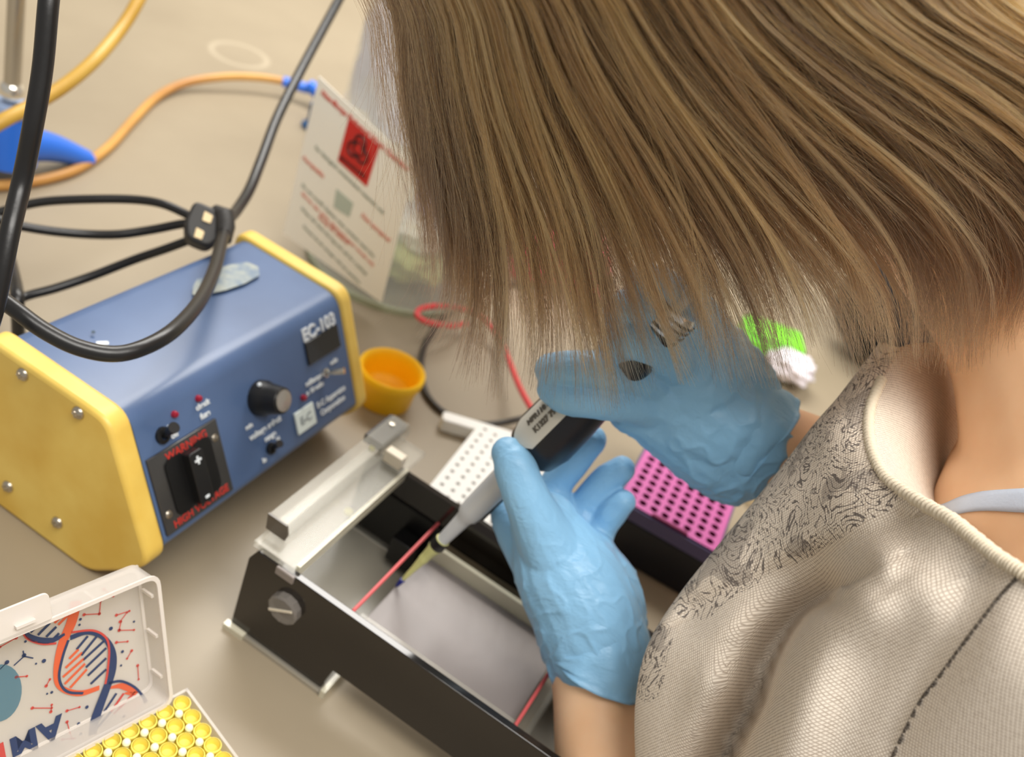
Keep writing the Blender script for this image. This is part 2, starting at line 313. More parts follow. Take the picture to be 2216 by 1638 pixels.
# ================================================================== perforated racks
def perforated(o, e1, e2, n1_, n2_, pitch, hr, depth, mg=(0, 0), nn=10, mi_top=0, mi_in=1):
    m = MB()
    for i in range(n1_):
        for j in range(n2_):
            c = o+e1*pitch*i+e2*pitch*j; q = []
            for k in range(4):
                a, b = ((-1, -1), (1, -1), (1, 1), (-1, 1))[k]
                x0 = pitch/2+(mg[0] if (a < 0 and i == 0) or (a > 0 and i == n1_-1) else 0); y0 = pitch/2+(mg[1] if (b < 0 and j == 0) or (b > 0 and j == n2_-1) else 0)
                q.append(c+e1*a*x0+e2*b*y0)
            ring = [c+(e1*math.cos(2*math.pi*(k+.5)/8-math.pi*3/4-math.pi/8)+e2*math.sin(2*math.pi*(k+.5)/8-math.pi*3/4-math.pi/8))*hr for k in range(8)]
            low = [p-UP*depth for p in ring]
            ids = q+ring+low; f = []; f2 = []
            for k in range(4):
                f.append((k, (k+1) % 4, 4+(2*k+2) % 8, 4+2*k+1)); f.append((k, 4+2*k+1, 4+2*k))
                f.append((k, 4+2*k, 4+(2*k-0) % 8)) if False else None
            f = []
            for k in range(4):
                f.append((k, (k+1) % 4, 4+(2*(k+1)) % 8, 4+(2*k+1) % 8, 4+(2*k) % 8))
            for k in range(8): f2.append((4+k, 4+(k+1) % 8, 12+(k+1) % 8, 12+k))
            f2.append(tuple(range(12, 20)))
            kk = len(m.v); m.add(ids, f, mi_top); m.f += [tuple(x+kk for x in ff) for ff in f2]; m.m += [mi_in]*len(f2)
    return m
# magenta topped tip box
c00 = B(1536.3, 1170.8, .052); e1 = nz(B(1393.4, 1089.5, .052)-c00); e2 = np.array([e1[1], -e1[0], 0]); e2 = e2 if e2[1] > 0 else -e2
tb = thing('tip_box', c00+e1*.0315+e2*.05-UP*.052, 'dark navy pipette tip box with a magenta perforated top plate', 'tip box')
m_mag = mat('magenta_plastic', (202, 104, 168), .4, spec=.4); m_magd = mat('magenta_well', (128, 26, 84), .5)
m_navy = mat('navy_plastic', (17, 20, 31), .35)
perforated(c00, e1, e2, 8, 12, .009, .0032, .012, (.0028, .0032)).build('top_plate', [m_mag, m_magd], tb, smooth=False)
def frus(o, lx, ly, tx, ty_, h, e1, e2):                       # box that narrows downwards
    c = [o+e1*a*lx+e2*b*ly for a, b in ((-1, -1), (1, -1), (1, 1), (-1, 1))]; t = [o+e1*a*tx+e2*b*ty_+UP*h for a, b in ((-1, -1), (1, -1), (1, 1), (-1, 1))]
    return MB().add(c+t, [(3, 2, 1, 0), (4, 5, 6, 7), (0, 1, 5, 4), (1, 2, 6, 5), (2, 3, 7, 6), (3, 0, 4, 7)])
cen = c00+e1*.0315+e2*.0495-UP*.052
frus(cen, .0375, .056, .0405, .0588, .0395, e1, e2).build('box_body', m_navy, tb, bevel=.002)
rimm = mat('rim_plastic', (92, 84, 122), .4)
rm = MB()
for a, b, x, y in ((-.0405, -.0588, .081, .002), (-.0405, .0568, .081, .002), (-.0405, -.0588, .002, .1176), (.0385, -.0588, .002, .1176)):
    rm.box(cen+e1*a+e2*b+UP*.0395, e1*x, e2*y, UP*.011)
rm.build('rim', rimm, tb)
MB().box(cen-e1*.0385-e2*.0568+UP*.0396, e1*.077, e2*.1136, UP*.0003).build('inner_floor', m_magd, tb)
MB().prism([cen+e1*x+e2*(-.0575)+UP*z for x, z in ((-.016, .0515), (.014, .0515), (.012, .0535), (-.014, .0535))], e2*.0025).build('latch_rib', m_magd, tb)

# white perforated rack
r0 = B(900+410/5.118, 860+1030/5.118, .015); f1 = nz(B(900+835/5.118, 860+470/5.118, .015)-r0); f2_ = np.array([f1[1], -f1[0], 0])
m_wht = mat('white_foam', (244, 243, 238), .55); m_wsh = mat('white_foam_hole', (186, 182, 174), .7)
wr = thing('tube_rack', r0+f1*.03+f2_*.03-UP*.015, 'white perforated plastic tube rack lying flat behind the gel tank', 'tube rack')
org = r0-f2_*.009-f1*.009
perforated(org, f1, f2_, 11, 8, .009, .0017, .0012, (.001, .002)).build('perforated_plate', [m_wht, m_wsh], wr, smooth=False)
skr = MB(); L1, L2 = .0935, .069; o_ = org-f1*.0055-f2_*.0065
L1 = 11*.009+.002; L2 = 8*.009+.004
for a, b, x, y in ((0, 0, L1, .0015), (0, L2-.0015, L1, .0015), (0, 0, .0015, L2), (L1-.0015, 0, .0015, L2)):
    skr.box(o_+f1*a+f2_*b-UP*.015, f1*x, f2_*y, UP*.0148)
skr.build('rack_skirt', m_wht, wr)
ba, bb = B(958, 897, .012), B(1135, 950, .012); bd = nz(bb-ba); bn = np.array([-bd[1], bd[0], 0])
hb = MB().prism([ba+bn*x+bd*y-UP*.012 for x, y in rounded([(-.006, 0), (.006, 0), (.006, .115), (-.006, .115)], .004)], UP*.012)
hb.build('white_strip', m_wht, bevel=.0015, props=dict(label='white plastic bar lying along the back edge of the perforated rack', category='plastic bar'))

# ================================================================== yellow tip box with open lid
a0 = B(392.3, 1528.7, .037); vi = nz(B(244.3, 1608.7, .037)-a0); vj = np.array([-vi[1], vi[0], 0]); vj = vj if vj[0] > 0 else -vj
yb = thing('tip_box', a0+vi*.05+vj*.03-UP*.037, 'clear tip box with open printed lid, holding rows of yellow pipette tips', 'tip box')
m_pl = mat('frosted_plastic', (226, 220, 214), .3, alpha=.42, spec=.6); m_rim = mat('frosted_rim', (236, 228, 220), .3, alpha=.78, spec=.6)
m_yp = mat('yellow_rack_plate', (252, 226, 40), .45)
bx = MB(); wi, wj = .009*12+.004, .009*8+.003; bo = a0-vi*.0065-vj*.006
for a, b, x, y in ((0, 0, wi, .0014), (0, wj-.0014, wi, .0014), (0, 0, .0014, wj), (wi-.0014, 0, .0014, wj)):
    bx.box(bo+vi*a+vj*b-UP*.037, vi*x, vj*y, UP*.040)
bx.build('box_wall', m_pl, yb)
MB().box(bo+vi*.0014+vj*.0014-UP*.007, vi*(wi-.0028), vj*(wj-.0028), UP*.002).build('tip_plate', m_yp, yb)
pn = MB()
for i in range(11):
    for j in range(7):
        c = a0+vi*.009*(i+.5)+vj*.009*(j+.5); pn.sphere(c+UP*.0034, .0020, 6); pn.lathe(c-UP*.0052, UP, [(.0016, 0), (.0016, .0086)], 8)
pn.build('spacer_pin', mat('pin_white', (255, 252, 214), .35), yb)
m_tip = mat('yellow_tip', (255, 238, 120), .35, alpha=.8)
tipm = MB().lathe((0, 0, 0), (0, 0, 1), [(.0036, .0035), (.0042, .0030), (.0042, .0012), (.0037, .0002), (.0034, -.012), (.0022, -.024), (.0008, -.036), (.0004, -.036), (.0016, -.024), (.0029, -.010), (.0031, -.0015), (.0001, -.0020), (.0001, -.0016), (.0031, -.0010), (.0033, .0035)], 20)
tip0 = tipm.build('pipette_tip', m_tip)
first = True
for i in range(12):
    for j in range(8):
        c = a0+vi*.009*i+vj*.009*j
        q = M.T@(c-O); px, py = F_PX*q[0]/q[2]+1108, F_PX*q[1]/q[2]+819
        if px < -30 or py > 1670: continue
        t = tip0 if first else tip0.copy()
        if not first: C.objects.link(t)
        first = False; t.location = Vector(c)
        O_ = ('first', 'second', 'third', 'fourth', 'fifth', 'sixth', 'seventh', 'eighth', 'ninth', 'tenth', 'eleventh', 'twelfth')
        tag(t, 'yellow pipette tip, %s from the open lid in the %s row from the right wall' % (O_[j], O_[i]), 'pipette tip', 'yellow pipette tips in the open tip box')
# lid
H0 = B(374, 1521, .040); th = math.radians(66); kdir = -vj; LU = math.cos(th)*kdir+math.sin(th)*UP; LN = np.cross(vi, LU); LN = LN if LN@(O-H0) > 0 else -LN
LW, LH, LD = .120, .0715, .017
def Lp(a, b, h=0): return H0+vi*a+LU*b+LN*(h-LD)
ld = MB(); ld.box(Lp(.0012, .0012, 0), vi*(LW-.0024), LU*(LH-.0024), LN*.0012); ld.build('lid_panel', m_pl, yb)
lr = MB()
def ringw(m, h0, h1, w0, w1):
    n = len(w0); v = [Lp(x, y, h0) for x, y in w0]+[Lp(x, y, h1) for x, y in w0]+[Lp(x, y, h0) for x, y in w1]+[Lp(x, y, h1) for x, y in w1]; f = []
    for k in range(n):
        l = (k+1) % n; f += [(k, l, n+l, n+k), (2*n+l, 2*n+k, 3*n+k, 3*n+l), (n+k, n+l, 3*n+l, 3*n+k), (l, k, 2*n+k, 2*n+l)]
    m.add(v, f)
w0 = rounded([(0, 0), (LW, 0), (LW, LH), (0, LH)], .006); w1 = rounded([(.0012, .0012), (LW-.0012, .0012), (LW-.0012, LH-.0012), (.0012, LH-.0012)], .005)
ringw(lr, 0, LD-.001, w0, w1); lr.build('lid_wall', m_pl, yb)
lr = MB(); w2 = rounded([(-.0006, -.0006), (LW+.0006, -.0006), (LW+.0006, LH+.0006), (-.0006, LH+.0006)], .006)
ringw(lr, LD-.0012, LD, w2, w1); ringw(lr, 0.0011, .0018, rounded([(.0012, .0012), (LW-.0012, .0012), (LW-.0012, LH-.0012), (.0012, LH-.0012)], .005), rounded([(.0026, .0026), (LW-.0026, .0026), (LW-.0026, LH-.0026), (.0026, LH-.0026)], .005)); lr.build('lid_rim', m_rim, yb)
for b in (.013, .036, .058): MB().box(Lp(.0012, b, .004), vi*.0012, LU*.0014, LN*.0085).build('lid_rib', m_rim, yb)
for a in (.028, .092): MB().box(Lp(a, LH-.0026, .004), vi*.0014, LU*.0014, LN*.0085).build('lid_rib', m_rim, yb)
cl = MB(); cl.prism([Lp(x, y, LD-.0012) for x, y in rounded([(.049, LH-.001), (.049, LH+.0135), (.072, LH+.0135), (.072, LH-.001)], .003)], LN*.0012)
cl.build('lid_clasp', m_rim, yb, bevel=.0003)
MB().box(Lp(.0565, LH+.0035, LD), vi*.008, LU*.0012, LN*.0022).build('clasp_hook', m_rim, yb)
# lid artwork: (a,b) in metres on the panel, seen from inside
m_ao = mat('art_orange', (214, 96, 62), .5); m_an = mat('art_navy', (44, 60, 98), .5); m_ar = mat('art_red', (196, 72, 66), .5); m_ag = mat('art_grey', (70, 84, 92), .5); m_at = mat('art_blue', (96, 132, 150), .5, alpha=.8)
cvw = nz(ray(180, 1400))
Pl = Lp(0, 0, .0016)
def A_(px, py, h=.0016):
    d = ray(px, py); t = ((Lp(0, 0, h)-O)@LN)/(d@LN); return O+d*t
def ribbon(name, pts, w, m, h=.0016, n=6):
    q = [np.array(x) for x in spline(pts, n)]; mm = MB(); v = []
    p3 = [A_(x[0], x[1], h) for x in q]
    for i in range(len(p3)):
        t = nz(p3[min(i+1, len(p3)-1)]-p3[max(i-1, 0)]); s_ = np.cross(LN, t); ww = w if np.isscalar(w) else np.interp(i/(len(p3)-1), np.linspace(0, 1, len(w)), w)
        v += [p3[i]-s_*ww, p3[i]+s_*ww, p3[i]-s_*ww+LN*.0001, p3[i]+s_*ww+LN*.0001]
    f = []
    for i in range(len(p3)-1):
        a, b = 4*i, 4*i+4; f += [(a+2, a+3, b+3, b+2), (a, b, b+1, a+1), (a, a+2, b+2, b), (a+1, b+1, b+3, a+3)]
    mm.add(v, f); return mm
art = []
hx_o = [(160, 1305), (150, 1345), (133, 1385), (122, 1430), (120, 1470), (132, 1495), (165, 1500), (200, 1495)]
ribbon('x', [(165, 1300), (155, 1345), (136, 1390), (124, 1440), (124, 1475), (140, 1493), (175, 1500), (215, 1488)], [.0026, .0024, .002, .0014, .0012, .0014, .0012], m_ao).build('printed_strand', m_ao, yb)
ribbon('x', [(152, 1380), (190, 1368), (225, 1380), (243, 1410), (243, 1450), (230, 1490), (215, 1530), (205, 1560), (200, 1590)], [.0012, .0011, .0012, .0018, .0020, .0022, .0024, .0020], m_an, .0018).build('printed_strand', m_an, yb)
ribbon('x', [(148, 1385), (136, 1420), (128, 1460), (134, 1485), (150, 1498), (180, 1500)], .0006, m_an, .0018).build('printed_strand', m_an, yb)
ribbon('x', [(155, 1368), (200, 1364), (228, 1378), (236, 1405), (233, 1450), (228, 1480)], .0005, m_ar, .0020).build('printed_strand', m_ar, yb)
ribbon('x', [(50, 1358), (62, 1376), (85, 1385), (115, 1385), (140, 1372)], [.0004, .0013, .0014, .0006], m_an, .0018).build('printed_strand', m_an, yb)
ribbon('x', [(46, 1362), (60, 1382), (90, 1393), (122, 1392)], .0005, m_ar, .0018).build('printed_strand', m_ar, yb)
ribbon('x', [(235, 1478), (262, 1474), (290, 1486), (308, 1505), (316, 1520)], [.0007, .0006, .0006, .0011], m_an, .0018).build('printed_strand', m_an, yb)
ribbon('x', [(238, 1488), (262, 1484), (285, 1492), (292, 1500), (270, 1500)], [.0006, .0016, .0016, .0004], m_ao, .0016).build('printed_strand', m_ao, yb)
def rung(p, q, c): ribbon('x', [p, q], .00062, c, .0016, 2).build('printed_rung', c, yb)
for p, q in (((150, 1425), (170, 1405)), ((142, 1445), (178, 1412)), ((136, 1465), (182, 1425)), ((140, 1480), (184, 1436)), ((152, 1488), (188, 1448))): rung(p, q, m_ao)
for p, q in (((166, 1405), (190, 1376)), ((176, 1418), (210, 1376)), ((180, 1428), (226, 1386)), ((186, 1444), (230, 1402)), ((190, 1462), (230, 1424)), ((196, 1480), (230, 1448))): rung(p, q, m_an)
for p, q in (((66, 1368), (86, 1350)), ((82, 1374), (108, 1348)), ((100, 1378), (122, 1356)), ((116, 1382), (128, 1370))): rung(p, q, m_an)
for p, q in (((118, 1348), (140, 1325)), ((126, 1352), (150, 1328))): rung(p, q, m_ao)
for p, q in (((212, 1560), (252, 1500)), ((206, 1580), (240, 1540))): rung(p, q, m_an)
for p, q in (((240, 1540), (268, 1500)), ((246, 1545), (290, 1500))): rung(p, q, m_ar)
ra = random.Random(11)
dots = MB(); dotr = MB(); lines = MB()
def dot(m, px, py, r): m.prism([A_(px, py, .0016)+(vi*math.cos(k*.785)+LU*math.sin(k*.785))*r for k in range(8)], LN*.0001)
for px, py, r in ((275, 1268, .0011), (240, 1360, .001), (265, 1410, .0008), (262, 1440, .0006), (52, 1418, .0010), (95, 1430, .001), (78, 1436, .0005), (15, 1433, .0010), (112, 1498, .0007), (102, 1501, .0005), (188, 1530, .0009), (170, 1566, .0008), (175, 1588, .0008), (174, 1340, .0007), (172, 1352, .0006), (55, 1388, .0006), (268, 1550, .0008), (290, 1345, .0006)): dot(dots, px, py, r)
for (p, q) in (((182, 1330), (215, 1328)), ((215, 1328), (218, 1300)), ((218, 1300), (200, 1303)), ((252, 1331), (280, 1322)), ((260, 1345), (275, 1325)), ((252, 1390), (276, 1388)), ((258, 1363), (262, 1345)), ((258, 1364), (290, 1363)), ((35, 1465), (58, 1463)), ((110, 1540), (112, 1525)), ((70, 1532), (112, 1532)), ((145, 1538), (172, 1530)), ((145, 1562), (155, 1598)), ((135, 1600), (160, 1598)), ((35, 1380), (0, 1400)), ((100, 1484), (108, 1470)), ((285, 1408), (275, 1425)), ((298, 1440), (300, 1470)), ((225, 1275), (245, 1290))):
    dot(dotr, *p, .0008); dot(dotr, *q, .0006); r_ = ribbon('x', [p, q], .00022, m_ar, .0016, 1); lines.add(r_.v, r_.f)
for p, q in (((30, 1440), (52, 1420)), ((52, 1420), (72, 1424)), ((0, 1448), (15, 1433)), ((52, 1420), (50, 1408))): r_ = ribbon('x', [p, q], .00028, m_ar, .0016, 1); dots.add(r_.v, r_.f)
dots.build('printed_dots', m_an, yb, smooth=False); dotr.build('molecule_pattern', m_ar, yb, smooth=False); lines.build('printed_links', m_ar, yb, smooth=False)
b0 = A_(0, 1500, .0016)
MB().prism([b0+vi*(.009*math.cos(a))*1.0+LU*.014*math.sin(a) for a in np.linspace(0, 2*math.pi, 28)[:-1]], LN*.0001).build('printed_disc', m_at, yb)
for ch, (px, py), m_ in (('A', (109, 1578), m_an), ('M', (52, 1607), m_an), ('I', (4, 1630), m_ar)):
    text('printed_letter', ch, A_(px, py, .0017), vi*1.0, -LU, .0155, m_, yb, .0006, depth=.0001)

# ================================================================== cords and hoses
m_cord = mat('black_rubber', (28, 27, 27), .33, spec=.5, bump=(300, .15, .0005)); m_cord2 = mat('black_rubber_plug', (44, 42, 40), .5, bump=(200, .2, .0005))
def cord(name, pts, r, label, cat='cord', m=None, parent=None, n=10):
    o = MB().tube(cable(pts, n), r, 14).build(name, m or m_cord, parent)
    return tag(o, label, cat) if label else o
cord('hanging_cord', [(112, -60, .40), (104, 20, .40), (92, 150, .405), (72, 270, .41), (48, 390, .42), (22, 500, .415), (2, 600, .415), (-22, 700, .42), (-60, 800, .43)], .0042,
     'thick black cord hanging in front at the left edge, nearest the camera')
pc = thing('mains_cable', P(430, 490, .66), 'coiled black mains cable with a moulded plug, looping over the blue box', 'cable')
cord('cord_loop', [(770, -70, .88), (725, 15, .86), (655, 145, .82), (600, 255, .78), (568, 340, .75), (540, 410, .72), (512, 455, .69), (492, 480, .66), (478, 530, .62), (462, 590, .575), (430, 655, .525), (375, 715, .49), (310, 752, .472), (245, 766, .462), (170, 752, .455), (100, 718, .45), (40, 675, .448), (-20, 625, .45), (-60, 560, .46)], .0041, None, parent=pc)
cord('cord_coil', [(-30, 470, .64), (30, 450, .645), (100, 436, .65), (200, 431, .655), (290, 432, .66), (350, 441, .66), (400, 462, .66), (430, 480, .655)], .0031, None, parent=pc)
cord('cord_coil', [(-20, 470, .62), (40, 488, .63), (110, 500, .64), (190, 507, .65), (260, 507, .655), (330, 497, .66), (400, 484, .66), (430, 490, .65)], .0031, None, parent=pc)
cord('cord_coil', [(5, 500, .70), (20, 560, .67), (34, 620, .63), (38, 660, .62), (40, 730, .64)], .0043, None, parent=pc)
cord('cord_coil', [(30, 655, .63), (60, 640, .64), (120, 624, .65), (200, 597, .66), (290, 562, .665), (360, 538, .66), (430, 512, .65)], .0031, None, parent=pc)
# plug: rounded body with two blade openings, and a strain relief knot
pa, pb = P(452, 462, .650), P(418, 545, .640); ax = nz(pb-pa); vw = nz(ray(435, 505)); sd = nz(np.cross(ax, vw)); fr = nz(np.cross(sd, ax)); fr = fr if fr@vw < 0 else -fr
pm = MB(); po = pa-ax*.002
out = rounded([(-.0115, 0), (.0115, 0), (.0125, .018), (.0080, .0275), (-.0070, .0275), (-.0120, .016)], .005)
pm.prism([po+sd*x+ax*y-fr*.006 for x, y in out], fr*.014); pm.build('plug', m_cord2, pc, bevel=.002)
for y, x, a in ((.0085, .002, .0034), (.0215, .0010, .0032)):
    MB().prism([po+sd*(x*0+xx+(-.001 if y > .02 else .0)*1)+ax*(y+yy)+fr*.0082 for xx, yy in rounded([(-a*.9, -.0034), (a*.9, -.0026), (a, .0034), (-a*.7, .0036)], .001)], fr*.0006).build('plug_contact', mat('brass', (206, 184, 142), .4, metal=.3), pc, bevel=.0002)
kk = MB(); kk.tube([P(455, 470, .652), P(470, 462, .650), P(486, 468, .648), (P(488, 490, .645)), P(484, 520, .64)], [.005, .006, .0068, .0065, .0052], 14)
kk.build('strain_relief', m_cord2, pc)

m_h1 = mat('amber_rubber_hose', (186, 146, 58), .4, spec=.4, var=(14, (176, 134, 46), (196, 158, 72))); m_h2 = mat('tan_rubber_hose', (200, 146, 82), .42, var=(8, (176, 122, 64), (214, 164, 84)))
cord('rubber_hose', [(340, -90, .84), (305, -10, .82), (262, 62, .80), (205, 130, .77), (140, 185, .75), (70, 228, .73), (0, 265, .71), (-70, 310, .70)], .0054, 'ochre rubber hose arching across the upper left corner', 'hose', m_h1)
def onb(px, py, r): p = B(px, py, r); return (px, py, float((p-O)@M[:, 2]))
cord('rubber_hose', [onb(-60, 404, .0046), onb(20, 400, .0046), onb(100, 387, .0046), onb(170, 364, .0046), onb(235, 318, .0046), onb(290, 258, .0046), onb(340, 210, .005), onb(400, 180, .010), onb(480, 167, .016), onb(560, 168, .018), onb(625, 178, .018)], .0046, 'thin tan rubber hose snaking across the bench to a blue fitting', 'hose', m_h2)
m_bl = mat('bright_blue_plastic', (44, 112, 222), .35)
va = B(612, 176, .018); vb = B(668, 192, .018)
vt = thing('gas_valve', B(668, 270, 0), 'small bright blue fitting at the end of the tan hose beside the sharps jar', 'hose fitting')
g = MB().tube([va, vb], .0062, 14); g.tube([vb+np.array([.0, 0, .004]), vb+np.array([.02, -.004, .0])], .008, 14); g.build('nozzle', m_bl, vt)
MB().lathe(B(672, 276, .0), UP, [(.0001, 0), (.011, 0), (.011, .004), (.006, .008), (.006, .030), (.0001, .030)], 20).build('post', mat('dark_blue_plastic', (40, 84, 130), .4), vt)

# burner / stand at the left edge
bc = B(8, 300, .0); 
st_ = thing('laboratory_stand', bc, 'blue three legged stand with a steel rod, cut by the left edge', 'lab stand')
base_c = B(20, 318, .03)
lg = MB()
for pxy, z1, r1 in (((186, 344), .006, .0085), ((-90, 372), .006, .0085), ((-60, 300), .006, .0085)):
    e = B(*pxy, z1); mid = base_c*.5+e*.5+UP*.006; 
    lg = MB(); path = spline([base_c+UP*.004, mid, e], 6); lg.tube(path, list(np.linspace(.017, r1, len(path))), 14); lg.sphere(e, r1, 8, sq=(1, 1, .8)); lg.build('leg', m_bl, st_)
rod_dir = UP
rb0 = base_c
hu = MB().lathe(rb0-UP*.012, UP, [(.0001, 0), (.022, 0), (.020, .014), (.014, .030), (.011, .052), (.0001, .053)], 28)
hu.build('hub', m_bl, st_)
bp_ = P(16, 212, .80)
def zat(px, py, xy): # point on the vertical line through xy closest to the pixel
    best = min(((np.linalg.norm(np.array([F_PX*q[0]/q[2]+1108, F_PX*q[1]/q[2]+819])-(px, py)), z) for z in np.arange(0, .5, .001) for q in [M.T@(np.array([xy[0], xy[1], z])-O)]))
    return best[1]
z1 = zat(14, 215, base_c)
ax0 = np.array([base_c[0], base_c[1], 0])
MB().lathe(ax0+UP*(z1-.012), UP, [(.0001, 0), (.0135, 0), (.0150, .005), (.0140, .009), (.0001, .010)], 24).build('washer', mat('pale_blue_collar', (150, 170, 205), .4), st_)
MB().sphere(ax0+UP*(z1+.008), .0098, 12).build('ball_joint', mat('polished_steel', (232, 228, 218), .15, metal=.9), st_)
MB().tube([ax0+UP*(z1+.012), ax0+UP*.40], .0066, 18).build('rod', mat('brushed_steel', (190, 184, 172), .3, metal=.85), st_)
MB().tube([ax0+UP*(z1-.03), ax0+UP*(z1-.010)], .010, 18).build('stem', m_bl, st_)

# thin electrode leads on the bench
cord('red_lead', [onb(1010, 700, .012), onb(975, 705, .022), onb(925, 697, .030), onb(903, 682, .033), onb(912, 668, .033), onb(950, 662, .030), onb(1000, 668, .024), onb(1045, 688, .018), onb(1082, 735, .014), onb(1105, 790, .02), onb(1128, 845, .03), onb(1160, 900, .035), onb(1200, 960, .035)], .0026, 'thin red test lead curling across the bench below the hair', 'electrical lead', mat('red_lead', (214, 70, 72), .4))
cord('black_lead', [onb(1250, 640, .003), onb(1200, 622, .003), onb(1130, 614, .003), onb(1060, 622, .003), onb(1000, 655, .003), onb(948, 700, .003), onb(915, 760, .003), onb(915, 830, .003), onb(940, 875, .003), onb(985, 905, .003), onb(1050, 918, .004), onb(1130, 905, .01), onb(1200, 880, .014)], .0026, 'thin black test lead looping around behind the yellow cap', 'electrical lead', mat('grey_black_lead', (56, 52, 46), .45))

# ================================================================== sharps / waste jar with card
jc = np.array([-.150, .808, 0])
jr = thing('waste_jar', jc, 'clear round waste jar with crumpled lavender, white and green gloves inside', 'jar')
m_jar = mat('clear_jar', (226, 232, 226), .08, alpha=.26, spec=.8)
JR = .084
jm = MB().lathe(jc, UP, [(.0001, .0), (JR-.006, .0), (JR, .005), (JR, .24), (JR+.004, .245), (JR+.004, .252), (JR-.002, .252), (JR-.0025, .24), (JR-.0025, .007), (JR-.008, .004), (.0001, .004)], 72).build('jar_body', m_jar, jr)
MB().lathe(jc, UP, [(JR-.004, .0), (JR+.0006, .0), (JR+.0008, .006), (JR-.002, .0075)], 72).build('jar_base_ring', mat('jar_base', (176, 184, 158), .2, alpha=.75), jr)
bag = MB(); vs_ = []
nn = 60
for k in range(9):
    z = .155+k*.014
    for i in range(nn):
        a = 2*math.pi*i/nn; r = JR-.006+.0028*math.sin(9*a+k*.8)+.0018*math.sin(17*a-k*1.3)-(.012 if k == 8 else 0)
        vs_.append(jc+np.array([math.cos(a)*r, math.sin(a)*r, z+.003*math.sin(5*a+k)]))
bag.add(vs_, [(k*nn+i, k*nn+(i+1) % nn, (k+1)*nn+(i+1) % nn, (k+1)*nn+i) for k in range(8) for i in range(nn)])
bag.build('liner_bag', mat('milky_film', (250, 244, 254), .25, alpha=.84, spec=.7), jr, angle=180)
def crumple(name, c, r, m, label, seed, sq=(1, 1, 1)):
    bm = bmesh.new(); bmesh.ops.create_icosphere(bm, subdivisions=5, radius=1)
    for v in bm.verts:
        p = v.co.copy(); q = p*2.1+Vector((seed, seed*2, 0)); d = 1+.35*noise.noise(q)+.20*abs(noise.noise(q*2.6))-.10*abs(noise.noise(q*6))
        v.co = Vector((p.x*sq[0], p.y*sq[1], p.z*sq[2]))*d*r
    me = bpy.data.meshes.new(name); bm.to_mesh(me); bm.free(); me.materials.append(m); me.polygons.foreach_set('use_smooth', [True]*len(me.polygons))
    o = bpy.data.objects.new(name, me); C.objects.link(o); o.location = Vector(c); return tag(o, label, 'crumpled glove' if 'glove' in label else 'crumpled paper')
crumple('crumpled_glove', jc+np.array([.004, .012, .146]), .034, mat('lavender_glove', (190, 172, 226), .5), 'crumpled lavender glove in the upper part of the clear jar', 3.1, (1.25, 1.1, .8))
crumple('crumpled_glove', jc+np.array([.030, -.012, .100]), .026, mat('violet_glove', (168, 148, 216), .5), 'smaller violet glove beside the hair inside the jar', 8.7, (1, 1, .9))
crumple('crumpled_paper', jc+np.array([.022, -.018, .062]), .027, mat('white_tissue', (240, 236, 218), .7), 'crumpled white tissue in the middle of the jar', 5.2, (1.3, 1.1, .55))
crumple('crumpled_glove', jc+np.array([.018, -.012, .031]), .034, mat('olive_glove', (190, 196, 118), .5), 'yellow green crumpled glove near the jar bottom', 1.7, (1.2, 1.2, .65))
crumple('crumpled_glove', jc+np.array([-.028, .010, .020]), .020, mat('sage_glove', (150, 168, 132), .5), 'grey green crumpled glove low behind the jar label', 2.3, (1.1, 1.1, .75))
# card
cb = B(612, 505, .02); ce = B(825, 655, .02); cdx = nz(ce-cb); cn = np.array([-cdx[1], cdx[0], 0]); cn = -cn if cn@(O-cb) < 0 else cn
cardq = [(612, 505), (825, 655), (897, 360), (690, 165)]
def Cq(px, py, h=0):
    d = ray(px, py); o2 = cb+cn*h; t = ((o2-O)@cn)/(d@cn); return O+d*t
card = thing('hazard_card', (cb+ce)/2, 'white printed biohazard card with a red symbol square, on the front of the jar', 'label card')
MB().prism([Cq(*p) for p in cardq], -cn*.0008).build('card', mat('card_white', (250, 246, 234), .5), card)
MB().prism([Cq(*p, .0002) for p in ((755, 257), (821, 317), (794, 404), (731, 347))], cn*.0004).build('red_square', mat('hazard_red', (206, 40, 32), .5), card, props=dict(label='red biohazard square'))
qc = Cq(776, 323, .0008); ex_ = nz(Cq(810, 352, .0008)-Cq(744, 300, .0008)); ey_ = nz(Cq(768, 283, .0008)-Cq(760, 375, .0008)); ey_ = nz(UP)
m_bio = mat('symbol_dark', (70, 18, 18), .5)
bio = MB()
def arc3(m, cx, cy, r, a0_, a1_, w, n=22):
    pts = [(cx+r*math.cos(math.radians(a0_+(a1_-a0_)*i/n)), cy+r*math.sin(math.radians(a0_+(a1_-a0_)*i/n))) for i in range(n+1)]
    p3 = [qc+ex_*x+ey_*y for x, y in pts]; m.tube(p3, w, 6)
for k in range(3):
    a = math.radians(90+120*k); arc3(bio, .0058*math.cos(a), .0058*math.sin(a), .0058, 90+120*k-140-180+180, 90+120*k+140, .0011)
arc3(bio, 0, 0, .0058, 0, 360, .0007); bio.build('biohazard_symbol', m_bio, card)
text('symbol_caption', 'BIOHAZARD', Cq(763, 362, .0007), ex_, UP, .0052, m_bio, card, .0002)
m_pr = mat('pale_red_print', (206, 96, 84), .6); m_pg = mat('pale_grey_print', (150, 158, 146), .6); m_pl2 = mat('faint_red_print', (214, 140, 124), .6)
def cline(body, pxa, pxb, m, sz, bold=.0001):
    a, b = Cq(*pxa, .0002), Cq(*pxb, .0002); xd = nz(b-a); yd = np.cross(cn, xd)
    t = text('card_lettering', body, (a+b)/2, xd, yd, sz, m, card, bold)
    w = t.dimensions.length; return t
cline('Non-Sharps Biohazard Waste Container', (692, 196), (888, 372), m_pr, .0062, .0003)
